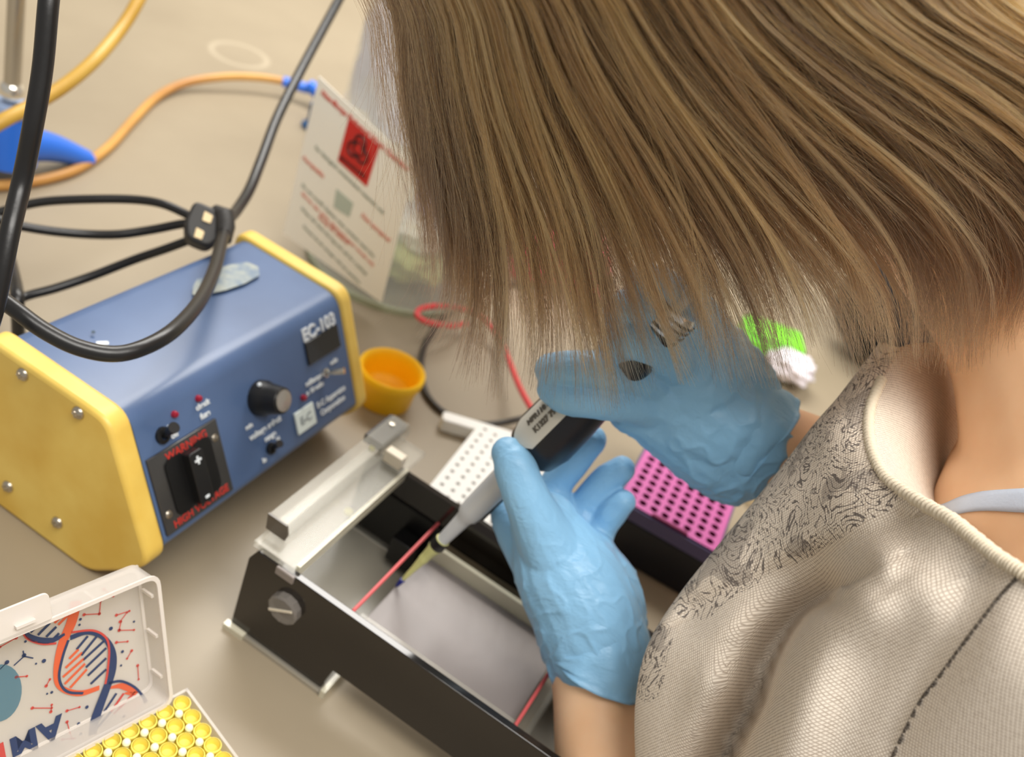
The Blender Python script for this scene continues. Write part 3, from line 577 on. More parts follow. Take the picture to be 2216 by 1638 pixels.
cline('For biological contaminated materials only', (676, 312), (838, 468), m_pg, .0050)
cline('Acceptable', (656, 340), (700, 382), m_pl2, .0060, .0002)
cline('Not accepted', (786, 468), (840, 518), m_pl2, .0062, .0002)
cline('Do not overfill. Replace when contents reach line.', (664, 410), (800, 545), m_pg, .0046)
cline('Gloves, tips, tubes, plates and paper towels only', (640, 405), (822, 588), m_pl2, .0048)
cline('When full close the bag and call for a pickup', (634, 432), (812, 612), m_pg, .0048)
cline('Keep lid closed', (705, 482), (738, 512), m_pl2, .0060, .0002)
cline('Contact the lab manager with any questions', (630, 462), (806, 640), m_pg, .0042)
MB().prism([Cq(*p, .0002) for p in ((728, 408), (765, 440), (756, 470), (722, 448))], cn*.0002).build('printed_emblem', mat('emblem_grey', (186, 196, 182), .6), card)

# glimpses behind the hair: pink rack, green rack, dark bag
def small_rack(name, px, py, w, d, h, m, label, cat, yaw=.3):
    c = B(px, py, 0); a = np.array([math.cos(yaw), math.sin(yaw), 0]); b = np.array([-a[1], a[0], 0]); t = thing(name, c, label, cat)
    MB().box(c-a*w/2-b*d/2, a*w, b*d, UP*h*.8).build('rack_body', m, t, bevel=.003)
    MB().box(c-a*(w/2-.004)-b*(d/2-.004)+UP*h*.8, a*(w-.008), b*(d-.008), UP*h*.2).build('rack_lid', m, t, bevel=.002); return t
small_rack('tube_box', 1195, 590, .10, .07, .045, mat('hot_pink_plastic', (240, 44, 104), .35), 'hot pink plastic tube box on the bench, glimpsed through the hair ends', 'tube box')
small_rack('tube_box', 1655, 765, .07, .05, .03, mat('lime_plastic', (120, 220, 40), .35), 'lime green tube box on the bench, glimpsed below the hair near the right hand', 'tube box', .1)
crumple('crumpled_paper', B(1712, 792, .02), .022, mat('pale_tissue', (232, 226, 232), .6), 'small crumpled white tissue on the bench beside the lime green box', 6.3, (1.2, 1, .6))
bgc = B(1900, 790, 0); bk = thing('shoulder_bag', bgc, 'black fabric bag on the bench behind the shirt collar', 'bag')
bb_ = MB().sphere(bgc+UP*.07, .07, 16, sq=(1.25, .8, 1)); bb_.build('bag_body', mat('black_fabric', (18, 18, 20), .9, bump=(200, .4, .001)), bk)
MB().tube(spline([bgc+np.array([-.05, 0, .12]), bgc+np.array([-.03, 0, .19]), bgc+np.array([.03, 0, .19]), bgc+np.array([.05, 0, .12])], 6), .006, 10).build('bag_handle', mat('black_fabric', (18, 18, 20), .9), bk)
MB().lathe(B(1617, 1075, 0), UP, [(.0001, 0), (.009, 0), (.0095, .004), (.0095, .014), (.008, .016), (.0001, .016)], 24).build('screw_cap', mat('cream_plastic', (236, 222, 184), .4), props=dict(label='small cream cap on the bench beside the magenta tip box', category='cap'))

# ================================================================== pipette
T0 = B(859, 1267, .0385); T1 = P(1484, 644, .468); pd = nz(T1-T0); PL = np.linalg.norm(T1-T0)
def Q(px, py):                                                # parameter along the axis nearest a pixel
    d = nz(ray(px, py)); w0_ = T0-O; b = pd@d; return ((b*(w0_@d))-(pd@w0_))/(1-b*b)
pip = thing('micropipette', T0, 'dark navy micropipette with grey barrel held over the gel by both gloved hands', 'pipette')
q1, q2, q3, q4, q5 = Q(935, 1188), Q(952, 1168), Q(1008, 1112), Q(1092, 1025), Q(1150, 965)
def along(ts, rs): return [T0+pd*t for t in ts], rs
sv = nz(ray(1200, 920)); side_ = nz(np.cross(pd, sv)); front = nz(np.cross(side_, pd)); front = front if front@sv < 0 else -front
MB().lathe(T0, pd, [(.0003, 0), (.0009, .004), (.0016, .012), (.0019, .018), (.0026, q1-.012), (.0037, q1), (.0043, q1+.002), (.0043, q1+.010), (.0038, q1+.010), (.003, q1-.01)], 20).build('disposable_tip', mat('tip_translucent', (226, 224, 150), .3, alpha=.85), pip, props=dict(label='pale yellow disposable tip'))
MB().lathe(T0-pd*.0004, pd, [(.0001, -.001), (.0010, .0), (.0014, .003), (.0017, .0065), (.0001, .0075)], 14).build('blue_dye', mat('blue_dye', (22, 34, 130), .3), pip)
MB().lathe(T0, pd, [(.0001, q1+.002), (.0036, q1+.002), (.0048, q1+.004), (.0048, q2+.001), (.0001, q2+.001)], 20).build('seal_collar', m_blk, pip)
MB().lathe(T0, pd, [(.0001, q2), (.0036, q2), (.0046, q3-.006), (.0050, q3-.0015), (.0066, q3+.001), (.0071, q3+.006), (.0078, q4+.01), (.0090, q5), (.0001, q5)], 28).build('barrel', mat('grey_barrel', (206, 207, 208), .3), pip)
MB().tube([T0+pd*t+side_*.0068*(1 if (side_@M[:, 0]) > 0 else -1)-front*.002 for t in (q3+.004, q4, q5+.01)], .0017, 10).build('ejector_arm', m_blk, pip)
q6 = Q(1128, 962); bodyq = [(.0001, q6-.002), (.0105, q6-.002), (.0150, q6+.003), (.0172, q6+.014), (.0168, q6+.030), (.0150, q6+.055), (.0140, q6+.09), (.0150, PL-.035), (.0150, PL-.022), (.0120, PL-.016), (.0001, PL-.016)]
bdy = MB().lathe(T0, pd, bodyq, 40); m_body = mat('navy_black_plastic', (14, 17, 27), .35)
bdy.build('handle', m_body, pip)
# sticker wrapped on the handle
stk = MB(); vs_ = []; nu, nv = 14, 10
sgn = -1 if (side_@M[:, 0]) > 0 else 1
qa, qb = q6+.012, q6+.048
for i in range(nu+1):
    for j in range(nv+1):
        t = qa+(qb-qa)*i/nu; a = math.radians(2+66*j/nv); r = np.interp(t, [b for a_, b in bodyq], [a_ for a_, b in bodyq])+.0003
        vs_.append(T0+pd*(t-.006*math.sin(math.pi*j/nv)*(1-i/nu))+(front*math.cos(a)+side_*sgn*math.sin(a))*r)
stk.add(vs_, [(i*(nv+1)+j, i*(nv+1)+j+1, (i+1)*(nv+1)+j+1, (i+1)*(nv+1)+j) for i in range(nu) for j in range(nv)])
stk.build('sticker', mat('sticker_paper', (216, 213, 202), .5), pip)
for body, a, q_ in (('MFR110 BAR', 42, q6+.030), ('K1327 790', 22, q6+.029)):
    ar = math.radians(a); rd = front*math.cos(ar)+side_*sgn*math.sin(ar); rr_ = np.interp(q_, [b for a_, b in bodyq], [a_ for a_, b in bodyq])+.0006
    up_ = nz(np.cross(rd, pd)); 
    text('sticker_print', body, T0+pd*q_+rd*rr_, pd, up_, .0043, mat('sticker_ink', (96, 90, 80), .6), pip, .0002)
MB().lathe(T0, pd, [(.0001, PL-.018), (.0135, PL-.018), (.0135, PL-.008), (.0115, PL-.005), (.0001, PL-.005)], 30).build('collar', mat('chrome', (214, 222, 230), .12, metal=1), pip)
for h in (PL-.0165, PL-.0130, PL-.0095): MB().lathe(T0, pd, [(.0132, h), (.0139, h), (.0139, h+.0014), (.0132, h+.0014)], 30, closed=True).build('collar_band', m_blk, pip)
MB().lathe(T0, pd, [(.0001, PL-.005), (.0035, PL-.005), (.0035, PL+.008), (.0085, PL+.009), (.0088, PL+.013), (.0070, PL+.0155), (.0001, PL+.016)], 26).build('plunger', mat('plunger_white', (226, 230, 230), .3), pip)

# ================================================================== person
person = thing('person', P(2250, 1500, .45), 'person with brown hair, grey floral top and light blue gloves leaning over the gel tank', 'person')
def chain_mesh(m, pts, n=20, k=6):
    q = spline([(px, py, d, r) for px, py, d, r in pts], k); path = [P(a, b, c) for a, b, c, r in q]; rr_ = [r for a, b, c, r in q]
    m.tube(path, rr_, n); m.sphere(path[0], rr_[0], 8); m.sphere(path[-1], rr_[-1], 8)
def fuse(name, chains, voxel, m, parent, smooth=6, disp=None, k=6, extra=None):
    mm = MB()
    for c in chains: chain_mesh(mm, c, k=k)
    if extra: extra(mm)
    me = bpy.data.meshes.new(name); me.from_pydata(mm.v, [], mm.f)
    o = bpy.data.objects.new(name, me); C.objects.link(o)
    md = o.modifiers.new('r', 'REMESH'); md.mode = 'VOXEL'; md.voxel_size = voxel; md.use_smooth_shade = True
    sm = o.modifiers.new('s', 'SMOOTH'); sm.factor = .5; sm.iterations = smooth
    bpy.context.view_layer.update()
    new = bpy.data.meshes.new_from_object(o.evaluated_get(bpy.context.evaluated_depsgraph_get()))
    o.modifiers.clear(); o.data = new; bpy.data.meshes.remove(me); new.name = name
    new.materials.clear(); new.materials.append(m)
    if disp:
        N = len(new.vertices); co = np.empty(N*3); no = np.empty(N*3); new.vertices.foreach_get('co', co); new.vertices.foreach_get('normal', no)
        co = co.reshape(-1, 3); no = no.reshape(-1, 3)
        d = np.array([disp(Vector(c)) for c in co]); co = co+no*d[:, None]; new.vertices.foreach_set('co', co.ravel()); new.update()
    new.polygons.foreach_set('use_smooth', [True]*len(new.polygons))
    o.parent = parent; o.matrix_parent_inverse = parent.matrix_world.inverted()
    return o
m_skin = mat('skin', (246, 200, 158), .46, spec=.4, sss=.1, bump=(220, .12, .0004), var=(30, (243, 194, 150), (250, 206, 166)))
L_wr = (1292, 1440, .532, .0262)
armL = [(2420, 1560, .37, .046), (2100, 2150, .37, .043), (1560, 2620, .405, .037), (1420, 2200, .44, .036), (1335, 1800, .49, .0300), (1306, 1640, .512, .0262), (1293, 1500, .528, .0248), (1285, 1400, .532, .026)]
armR = [(2480, 1180, .56, .045), (2330, 1420, .56, .040), (2160, 1330, .56, .036), (1950, 1130, .55, .033), (1760, 1015, .54, .0290), (1660, 968, .535, .0262), (1600, 940, .533, .0262)]
torso = [(2470, 1090, .47, .075), (2480, 1350, .50, .105), (2420, 1750, .56, .120), (2300, 2150, .64, .120), (2150, 2500, .72, .125)]
should = [(2420, 1500, .385, .052), (2420, 1270, .425, .066), (2490, 1120, .50, .065), (2480, 1170, .56, .05)]
neck = [(2400, 1200, .435, .080), (2420, 1080, .43, .074), (2385, 950, .430, .060), (2300, 700, .44, .052), (2120, 420, .455, .052)]
GL = {  # left glove digits, px, py, depth, radius
 'thumb': [(1230, 1250, .530, .022), (1178, 1160, .518, .0158), (1138, 1072, .508, .0122), (1112, 1005, .506, .0112), (1098, 980, .507, .0088)],
 'index': [(1180, 1230, .540, .018), (1118, 1150, .545, .0120), (1098, 1100, .552, .0098), (1120, 1060, .560, .0090)],
 'middle': [(1215, 1190, .545, .017), (1202, 1110, .552, .0122), (1200, 1055, .556, .0098), (1242, 998, .552, .0094), (1283, 952, .546, .0080)],
 'ring': [(1262, 1240, .545, .016), (1252, 1165, .552, .0120), (1266, 1102, .556, .0100), (1308, 1045, .552, .0094), (1345, 1016, .548, .0080)],
 'little': [(1292, 1270, .540, .014), (1284, 1200, .546, .0105), (1300, 1145, .550, .0090), (1330, 1104, .546, .0084), (1349, 1086, .543, .0072)]}
palmL = [[(1291, 1420, .532, .0285), (1262, 1310, .532, .0300), (1212, 1215, .532, .0275), (1180, 1140, .530, .0195)], [(1300, 1400, .540, .026), (1300, 1290, .540, .0235), (1268, 1215, .542, .019)]]
GR = {
 'index': [(1440, 880, .515, .016), (1370, 872, .500, .0112), (1295, 868, .487, .0094), (1232, 860, .487, .0092), (1198, 840, .495, .0088)],
 'middle': [(1440, 835, .510, .015), (1370, 818, .493, .0112), (1300, 802, .481, .0098), (1236, 798, .483, .0094), (1192, 800, .493, .0086)],
 'ring': [(1485, 800, .505, .0155), (1436, 762, .484, .0116), (1392, 738, .473, .0106), (1354, 736, .473, .0102), (1332, 756, .481, .0092)],
 'little': [(1505, 748, .502, .0145), (1452, 696, .480, .0108), (1402, 668, .470, .0096), (1358, 664, .470, .0092), (1336, 680, .478, .0084)],
 'thumb': [(1560, 800, .522, .019), (1535, 730, .505, .0140), (1495, 668, .486, .0115), (1440, 630, .474, .0105), (1395, 606, .468, .0090)]}
palmR = [[(1612, 950, .532, .0285), (1560, 915, .530, .0330), (1490, 880, .524, .0320), (1440, 850, .518, .0260)], [(1590, 850, .530, .024), (1580, 790, .526, .0185), (1572, 758, .524, .0135)],
         [(1590, 985, .535, .0270), (1520, 940, .528, .0270), (1430, 900, .520, .0200), (1370, 885, .514, .0140)], [(1500, 830, .516, .028), (1470, 760, .505, .022)]]
shrink = lambda c: [(a, b, d, max(r-.0022, .004)) for a, b, d, r in c]
head_c = P(1790, -60, .470)
def head_extra(mm):
    mm.sphere(head_c, .083, 14, sq=(1, 1.0, 1.0))
    f = nz(B(1000, 1250, 0)-head_c); s_ = nz(np.cross(f, UP)); u_ = nz(np.cross(s_, f))
    cch = head_c+f*.030-u_*.045; mm.sphere(cch, .060, 12)
    mm.sphere(head_c+f*.060-u_*.085, .030, 10)                 # chin
    mm.tube([head_c+f*.080+u_*.006, head_c+f*.098-u_*.028], [.009, .013], 12); mm.sphere(head_c+f*.099-u_*.030, .012, 8)   # nose
    for s in (-1, 1):
        mm.sphere(head_c+f*.068+s_*.030*s-u_*.004, .015, 8); mm.sphere(head_c+s_*.081*s-u_*.020, .018, 8, sq=(.6, .9, 1.2))      # brow / ear
    mm.tube([head_c+f*.080-s_*.020-u_*.058, head_c+f*.086-u_*.058, head_c+f*.080+s_*.020-u_*.058], [.006, .009, .006], 10)          # lips
body = fuse('body', [armL, armR, torso, should, neck]+[shrink(c) for c in list(GL.values())+palmL+list(GR.values())+palmR], .0030, m_skin, person, smooth=8, extra=head_extra)
m_glove = mat('blue_nitrile', (142, 194, 232), .38, spec=.4, sss=0)
ntg = m_glove.node_tree; bg_ = ntg.nodes['Principled BSDF']; tcg = ntg.nodes['Texture Coordinate']
hs = []
for sc_, st2, dist in ((60, .5, .0020), (170, .35, .0010)):
    mp = ntg.nodes.new('ShaderNodeMapping'); mp.inputs['Rotation'].default_value = (.4, .7, .3); mp.inputs['Scale'].default_value = (1, 2.6, 1)
    nn_ = ntg.nodes.new('ShaderNodeTexNoise'); nn_.inputs['Scale'].default_value = sc_; nn_.inputs['Detail'].default_value = 3; nn_.inputs['Distortion'].default_value = 1.2
    bb2 = ntg.nodes.new('ShaderNodeBump'); bb2.inputs['Strength'].default_value = st2; bb2.inputs['Distance'].default_value = dist
    ntg.links.new(tcg.outputs['Object'], mp.inputs[0]); ntg.links.new(mp.outputs[0], nn_.inputs[0]); ntg.links.new(nn_.outputs[0], bb2.inputs['Height'])
    if hs: ntg.links.new(hs[-1].outputs[0], bb2.inputs['Normal'])
    hs.append(bb2)
ntg.links.new(hs[-1].outputs[0], bg_.inputs['Normal'])
def wr_disp(c0, c1, amp):
    c0 = Vector(c0); c1 = Vector(c1); a = (c1-c0).normalized()
    def f(v):
        t = (v-c0).dot(a); q = v*1.0
        w = max(0, min(1, 1-t/.085))                          # more wrinkles near the wrist
        n_ = noise.noise(Vector((q.x*60, q.y*60, q.z*110))+Vector((3, 1, 2))); r_ = 1-abs(noise.noise(Vector((q.x*75, q.y*95, q.z*60))))*2.4
        return amp*(w*.9+.18)*(n_*.6+max(r_, 0)**3*.9)
    return f
gl_l = fuse('left_glove', list(GL.values())+palmL, .0010, m_glove, person, smooth=4, disp=wr_disp(P(1295, 1460, .532), P(1180, 1130, .53), .0014))
gl_r = fuse('right_glove', list(GR.values())+palmR, .0010, m_glove, person, smooth=3, disp=wr_disp(P(1650, 960, .532), P(1420, 830, .52), .0015))
def cuff(parent_glove, pts, seed, slant=0, n=72):           # loose rolled glove cuff: an open sleeve with thickness
    q = spline(pts, 7); path = [P(a, b, c) for a, b, c, r in q]; rr_ = [r for a, b, c, r in q]; N = len(path); mm = MB(); v = []
    a = nz(np.cross(nz(path[1]-path[0]), [.3, .5, .8]))
    for lay in (0, 1):
        for i in range(N):
            t = nz(path[min(i+1, N-1)]-path[max(i-1, 0)]); a2 = nz(a-(a@t)*t); b2 = np.cross(t, a2); s = i/(N-1)
            for k in range(n):
                an = 2*math.pi*k/n
                w = (.0016*math.sin(3*an+seed)+.0009*math.sin(7*an+seed*2+s*3)+.0006*math.sin(13*an-s*5+seed))*s**.7+.0012*noise.noise(Vector((math.cos(an)*2.4, math.sin(an)*2.4, s*3.5+seed)))*math.sin(min(1, s*1.6)*math.pi/2)
                shift = .0040*s**3*math.sin(2*an+seed)
                roll = .0014*math.exp(-((1-s)/.07)**2)
                r = rr_[i]+w-(.0007 if lay else 0)+(roll if not lay else 0)
                of = (a2*math.cos(an)+b2*math.sin(an))*r; v.append(path[i]+t*(shift+slant*s*s*(of@M[:, 0]))+of)
    f = []
    for lay in (0, 1):
        o_ = lay*N*n
        for i in range(N-1):
            for k in range(n): x = (o_+i*n+k, o_+i*n+(k+1) % n, o_+(i+1)*n+(k+1) % n, o_+(i+1)*n+k); f.append(x if not lay else x[::-1])
    f += [((N-1)*n+k, (N-1)*n+(k+1) % n, N*n+(N-1)*n+(k+1) % n, N*n+(N-1)*n+k) for k in range(n)]
    f += [(N*n+k, N*n+(k+1) % n, (k+1) % n, k) for k in range(n)]
    mm.add(v, f); o = mm.build('glove_cuff', m_glove, parent_glove, angle=180); return o
cuff(gl_l, [(1276, 1350, .534, .0288), (1290, 1395, .533, .0300), (1292, 1440, .532, .0310), (1291, 1470, .531, .0305)], 1.3, .45)
cuff(gl_r, [(1560, 915, .531, .0315), (1592, 932, .532, .0325), (1618, 946, .533, .0318), (1634, 956, .534, .0300)], 4.1)

# ------------------------------------------------------------------ shirt
rays_ = [
 [(1950, 758, .462), (1935, 752, .465), (1920, 748, .47), (1908, 742, .478)],
 [(1908, 820, .448), (1890, 812, .452), (1870, 806, .460), (1862, 802, .474)],
 [(1884, 880, .432), (1858, 874, .438), (1832, 868, .450), (1814, 864, .470)],
 [(1880, 935, .418), (1835, 935, .424), (1790, 930, .438), (1762, 924, .464)],
 [(1893, 990, .402), (1830, 1003, .408), (1765, 1010, .428), (1696, 1014, .460)],
 [(1925, 1040, .384), (1835, 1085, .392), (1730, 1112, .418), (1612, 1122, .457)],
 [(1990, 1085, .358), (1880, 1155, .372), (1710, 1232, .408), (1490, 1280, .454)],
 [(2060, 1125, .336), (1935, 1235, .350), (1710, 1345, .395), (1424, 1395, .450)],
 [(2110, 1165, .324), (2005, 1310, .334), (1725, 1460, .380), (1401, 1515, .446)],
 [(2160, 1205, .314), (2060, 1410, .320), (1760, 1600, .366), (1404, 1665, .442)],
 [(2216, 1240, .306), (2140, 1480, .306), (1880, 1760, .350), (1420, 1860, .438)],
 [(2300, 1290, .300), (2280, 1560, .296), (2120, 1960, .335), (1500, 2120, .434)],
 [(2420, 1330, .300), (2460, 1620, .292), (2440, 2100, .320), (1800, 2500, .43)]]
grid = []
for r in rays_:
    e = r[-1]; wrap = [(e[0]+18, e[1]+6, e[2]+.022), (e[0]+110, e[1]+30, e[2]+.055), (e[0]+330, e[1]+90, e[2]+.10)]
    grid.append(spline(r+wrap, 14))
grid = np.array(grid)                                           # rows: along neckline, columns outwards
cols = [spline(list(grid[:, j]), 12) for j in range(grid.shape[1])]
G = np.array(cols).transpose(1, 0, 2)                           # (along, outward, 3)
def pdist(px, py, line):
    best = np.full(px.shape, 1e9); sgn_ = np.zeros(px.shape)
    for (x0, y0), (x1, y1) in zip(line[:-1], line[1:]):
        dx, dy = x1-x0, y1-y0; t = np.clip(((px-x0)*dx+(py-y0)*dy)/(dx*dx+dy*dy), 0, 1)
        qx, qy = px-(x0+t*dx), py-(y0+t*dy); d = np.hypot(qx, qy); cr = np.sign(dx*qy-dy*qx)
        m_ = d < best; best = np.where(m_, d, best); sgn_ = np.where(m_, cr, sgn_)
    return best, sgn_
gx, gy, gd = G[..., 0], G[..., 1], G[..., 2].copy()
def fold(line, amp, wneg, wpos):
    global gd
    ln_ = [tuple(q) for q in spline(line, 6)]; d, s = pdist(gx, gy, ln_); w = np.where(s < 0, wneg, wpos); gd = gd+amp*np.exp(-(d/w)**2)
fold([(1795, 1292), (1745, 1318), (1700, 1370), (1665, 1440), (1640, 1520), (1600, 1590), (1560, 1680), (1500, 1800)], .062, 28, 78)
fold([(1870, 1320), (1800, 1370), (1760, 1450), (1730, 1540), (1690, 1640), (1640, 1760)], -.010, 70, 50)
fold([(1900, 1215), (1800, 1245), (1700, 1300), (1620, 1370), (1560, 1470), (1520, 1580), (1480, 1700)], -.016, 50, 60)
fold([(1950, 1130), (1850, 1180), (1720, 1225), (1600, 1280), (1500, 1325)], .009, 60, 34)
fold([(1980, 1290), (1880, 1330), (1800, 1400), (1750, 1500), (1720, 1600), (1690, 1720)], -.012, 90, 80)
fold([(1560, 1400), (1500, 1470), (1470, 1560), (1460, 1660)], .004, 40, 30)
fold([(1830, 1000), (1740, 1100), (1640, 1190)], .003, 30, 30)
fold([(2120, 1240), (2060, 1350), (2000, 1460), (1930, 1600)], .0025, 60, 30)
na, nb = gx.shape
V_ = np.array([[P(gx[i, j], gy[i, j], gd[i, j]) for j in range(nb)] for i in range(na)])
m_shirt = bpy.data.materials.new('woven_shirt'); m_shirt.use_nodes = True; nt = m_shirt.node_tree; b = nt.nodes['Principled BSDF']; b.inputs['Roughness'].default_value = 1; b.inputs['Specular IOR Level'].default_value = .04
def N(t, **k):
    n = nt.nodes.new(t)
    for a, v in k.items(): setattr(n, a, v)
    return n
def mth(op, a, b_=None, c=None):
    n = N('ShaderNodeMath', operation=op)
    for i, x in enumerate((a, b_, c)):
        if x is None: continue
        if isinstance(x, (int, float)): n.inputs[i].default_value = x
        else: nt.links.new(x, n.inputs[i])
    return n.outputs[0]
uvn = N('ShaderNodeUVMap'); uvn.uv_map = 'UVMap'; sl = N('ShaderNodeAttribute', attribute_name='sleeve'); pm_ = N('ShaderNodeAttribute', attribute_name='print')
def weave(rot):
    mp = N('ShaderNodeMapping'); mp.inputs['Rotation'].default_value = (0, 0, rot); nt.links.new(uvn.outputs[0], mp.inputs[0])
    nzz = N('ShaderNodeTexNoise'); nzz.inputs['Scale'].default_value = 180; nt.links.new(mp.outputs[0], nzz.inputs[0])
    sx = N('ShaderNodeSeparateXYZ'); nt.links.new(mp.outputs[0], sx.inputs[0]); out = []
    for o_ in ('X', 'Y'):
        a = mth('ADD', mth('MULTIPLY', sx.outputs[o_], 2*math.pi/.00115), mth('MULTIPLY', nzz.outputs[0], 1.6)); out.append(mth('ADD', mth('MULTIPLY', mth('SINE', a), .5), .5))
    return mth('MAXIMUM', mth('POWER', out[0], 3.0), mth('POWER', out[1], 3.0))
w1_, w2_ = weave(.12), weave(.95)
wv = N('ShaderNodeMix', data_type='FLOAT'); nt.links.new(sl.outputs['Fac'], wv.inputs[0]); nt.links.new(w1_, wv.inputs[2]); nt.links.new(w2_, wv.inputs[3])
base = N('ShaderNodeMix', data_type='RGBA'); base.inputs[6].default_value = (*srgb((242, 231, 216)), 1); base.inputs[7].default_value = (*srgb((164, 147, 131)), 1)
slub = N('ShaderNodeTexNoise'); slub.inputs['Scale'].default_value = 500; nt.links.new(uvn.outputs[0], slub.inputs[0])
nt.links.new(mth('MULTIPLY', wv.outputs[0], mth('ADD', mth('MULTIPLY', slub.outputs[0], .9), .25)), base.inputs[0])
# floral line print: contour lines of distorted noise, in irregular patches
pn_ = N('ShaderNodeTexNoise'); pn_.inputs['Scale'].default_value = 34; pn_.inputs['Detail'].default_value = 4; pn_.inputs['Distortion'].default_value = 2.2; nt.links.new(uvn.outputs[0], pn_.inputs[0])
wvy = mth('ABSOLUTE', mth('SINE', mth('MULTIPLY', pn_.outputs[0], 40))); lines_ = mth('LESS_THAN', wvy, .36)
pt = N('ShaderNodeTexNoise'); pt.inputs['Scale'].default_value = 34; pt.inputs['Detail'].default_value = 3; nt.links.new(uvn.outputs[0], pt.inputs[0])
msk = mth('GREATER_THAN', mth('ADD', mth('MULTIPLY', pm_.outputs['Fac'], .62), mth('MULTIPLY', pt.outputs[0], .8)), .78)
wash = mth('MULTIPLY', mth('GREATER_THAN', mth('ADD', mth('MULTIPLY', pm_.outputs['Fac'], .5), pt.outputs[0]), 1.03), .35)
ink = mth('MULTIPLY', mth('MAXIMUM', mth('MULTIPLY', mth('MULTIPLY', lines_, msk), .8), mth('MULTIPLY', wash, pm_.outputs['Fac'])), mth('GREATER_THAN', pm_.outputs['Fac'], .06))
fin = N('ShaderNodeMix', data_type='RGBA'); fin.inputs[7].default_value = (*srgb((74, 68, 70)), 1); nt.links.new(ink, fin.inputs[0]); nt.links.new(base.outputs[2], fin.inputs[6]); nt.links.new(fin.outputs[2], b.inputs['Base Color'])
bmp = N('ShaderNodeBump'); bmp.inputs['Strength'].default_value = .35; bmp.inputs['Distance'].default_value = .0003; nt.links.new(wv.outputs[0], bmp.inputs['Height']); nt.links.new(bmp.outputs[0], b.inputs['Normal'])

def cloth(name, V3, PX, PY, parent, thick=.0009, prt=None):
    na, nb = V3.shape[:2]; co = V3.reshape(-1, 3); me = bpy.data.meshes.new(name)
    f = [(i*nb+j, (i+1)*nb+j, (i+1)*nb+j+1, i*nb+j+1) for i in range(na-1) for j in range(nb-1)]
    me.from_pydata(co.tolist(), [], f); me.materials.append(m_shirt)
    du = np.linalg.norm(np.diff(V3, axis=1), axis=2); u = np.concatenate([np.zeros((na, 1)), np.cumsum(du, 1)], 1)
    # fabric coordinates in metres from the two in-surface axes
    ax1 = nz(V3[-1, nb//3]-V3[na//3, nb//3]); c0 = co-co.mean(0); e2_ = nz(V3[na//2, nb//2]-V3[na//2, 0]); e1_ = nz(np.cross(np.cross(e2_, ax1), e2_))
    uv = np.stack([c0@e1_, c0@e2_], 1)
    ul = me.uv_layers.new(name='UVMap'); li = np.empty(len(me.loops), int); me.loops.foreach_get('vertex_index', li); ul.data.foreach_set('uv', uv[li].astype(np.float32).ravel())
    seam = [(2230, 1235), (2165, 1290), (2080, 1400), (1990, 1520), (1930, 1638), (1850, 1800), (1760, 2000)]
    d, s = pdist(PX, PY, seam); slv = ((s < 0)).astype(np.float32)
    at = me.attributes.new('sleeve', 'FLOAT', 'POINT'); at.data.foreach_set('value', slv.ravel())
    p_ = prt if prt is not None else np.zeros(PX.shape)
    at = me.attributes.new('print', 'FLOAT', 'POINT'); at.data.foreach_set('value', p_.astype(np.float32).ravel())
    o = bpy.data.objects.new(name, me); C.objects.link(o); o.parent = parent; o.matrix_parent_inverse = parent.matrix_world.inverted()
    me.polygons.foreach_set('use_smooth', [True]*len(me.polygons))
    so = o.modifiers.new('thickness', 'SOLIDIFY'); so.thickness = thick; so.offset = -1 if True else 1
    return o
pl1, _ = pdist(gx, gy, [(1880, 780), (1800, 920), (1780, 1010), (1700, 1120), (1600, 1200), (1510, 1270)])
pl2, _ = pdist(gx, gy, [(1425, 1370), (1418, 1440), (1408, 1490)])
pl3, _ = pdist(gx, gy, [(1890, 1060), (1800, 1110), (1700, 1160)])
PR = np.clip(1-(pl1-55)/50, 0, 1); PR = np.maximum(PR, np.clip(1-(pl2-22)/18, 0, 1)); PR = np.maximum(PR, np.clip(1-(pl3-50)/30, 0, 1))
shirt = cloth('shirt', V_, gx, gy, person, prt=PR)
# inner face of the hanging neckline
inn = [[(1950, 750, .463), (1985, 742, .47), (2040, 744, .49), (2110, 760, .52)],
       [(1908, 820, .449), (1950, 822, .455), (2030, 850, .475), (2110, 880, .51)],
       [(1884, 880, .433), (1925, 885, .440), (2000, 900, .46), (2090, 930, .50)],
       [(1880, 935, .419), (1925, 940, .428), (1985, 955, .448), (2070, 985, .49)],
       [(1893, 990, .403), (1935, 995, .413), (1985, 1010, .438), (2060, 1050, .48)],
       [(1925, 1040, .385), (1955, 1045, .397), (1990, 1062, .425), (2060, 1110, .47)],
       [(1990, 1085, .359), (2005, 1093, .375), (2030, 1120, .41), (2080, 1170, .45)]]
ig = np.array([spline(r, 8) for r in inn]); ig = np.array([spline(list(ig[:, j]), 8) for j in range(ig.shape[1])]).transpose(1, 0, 2)
iv = np.array([[P(*ig[i, j]) for j in range(ig.shape[1])] for i in range(ig.shape[0])])
cloth('neckline_facing', iv, ig[..., 0], ig[..., 1], shirt)
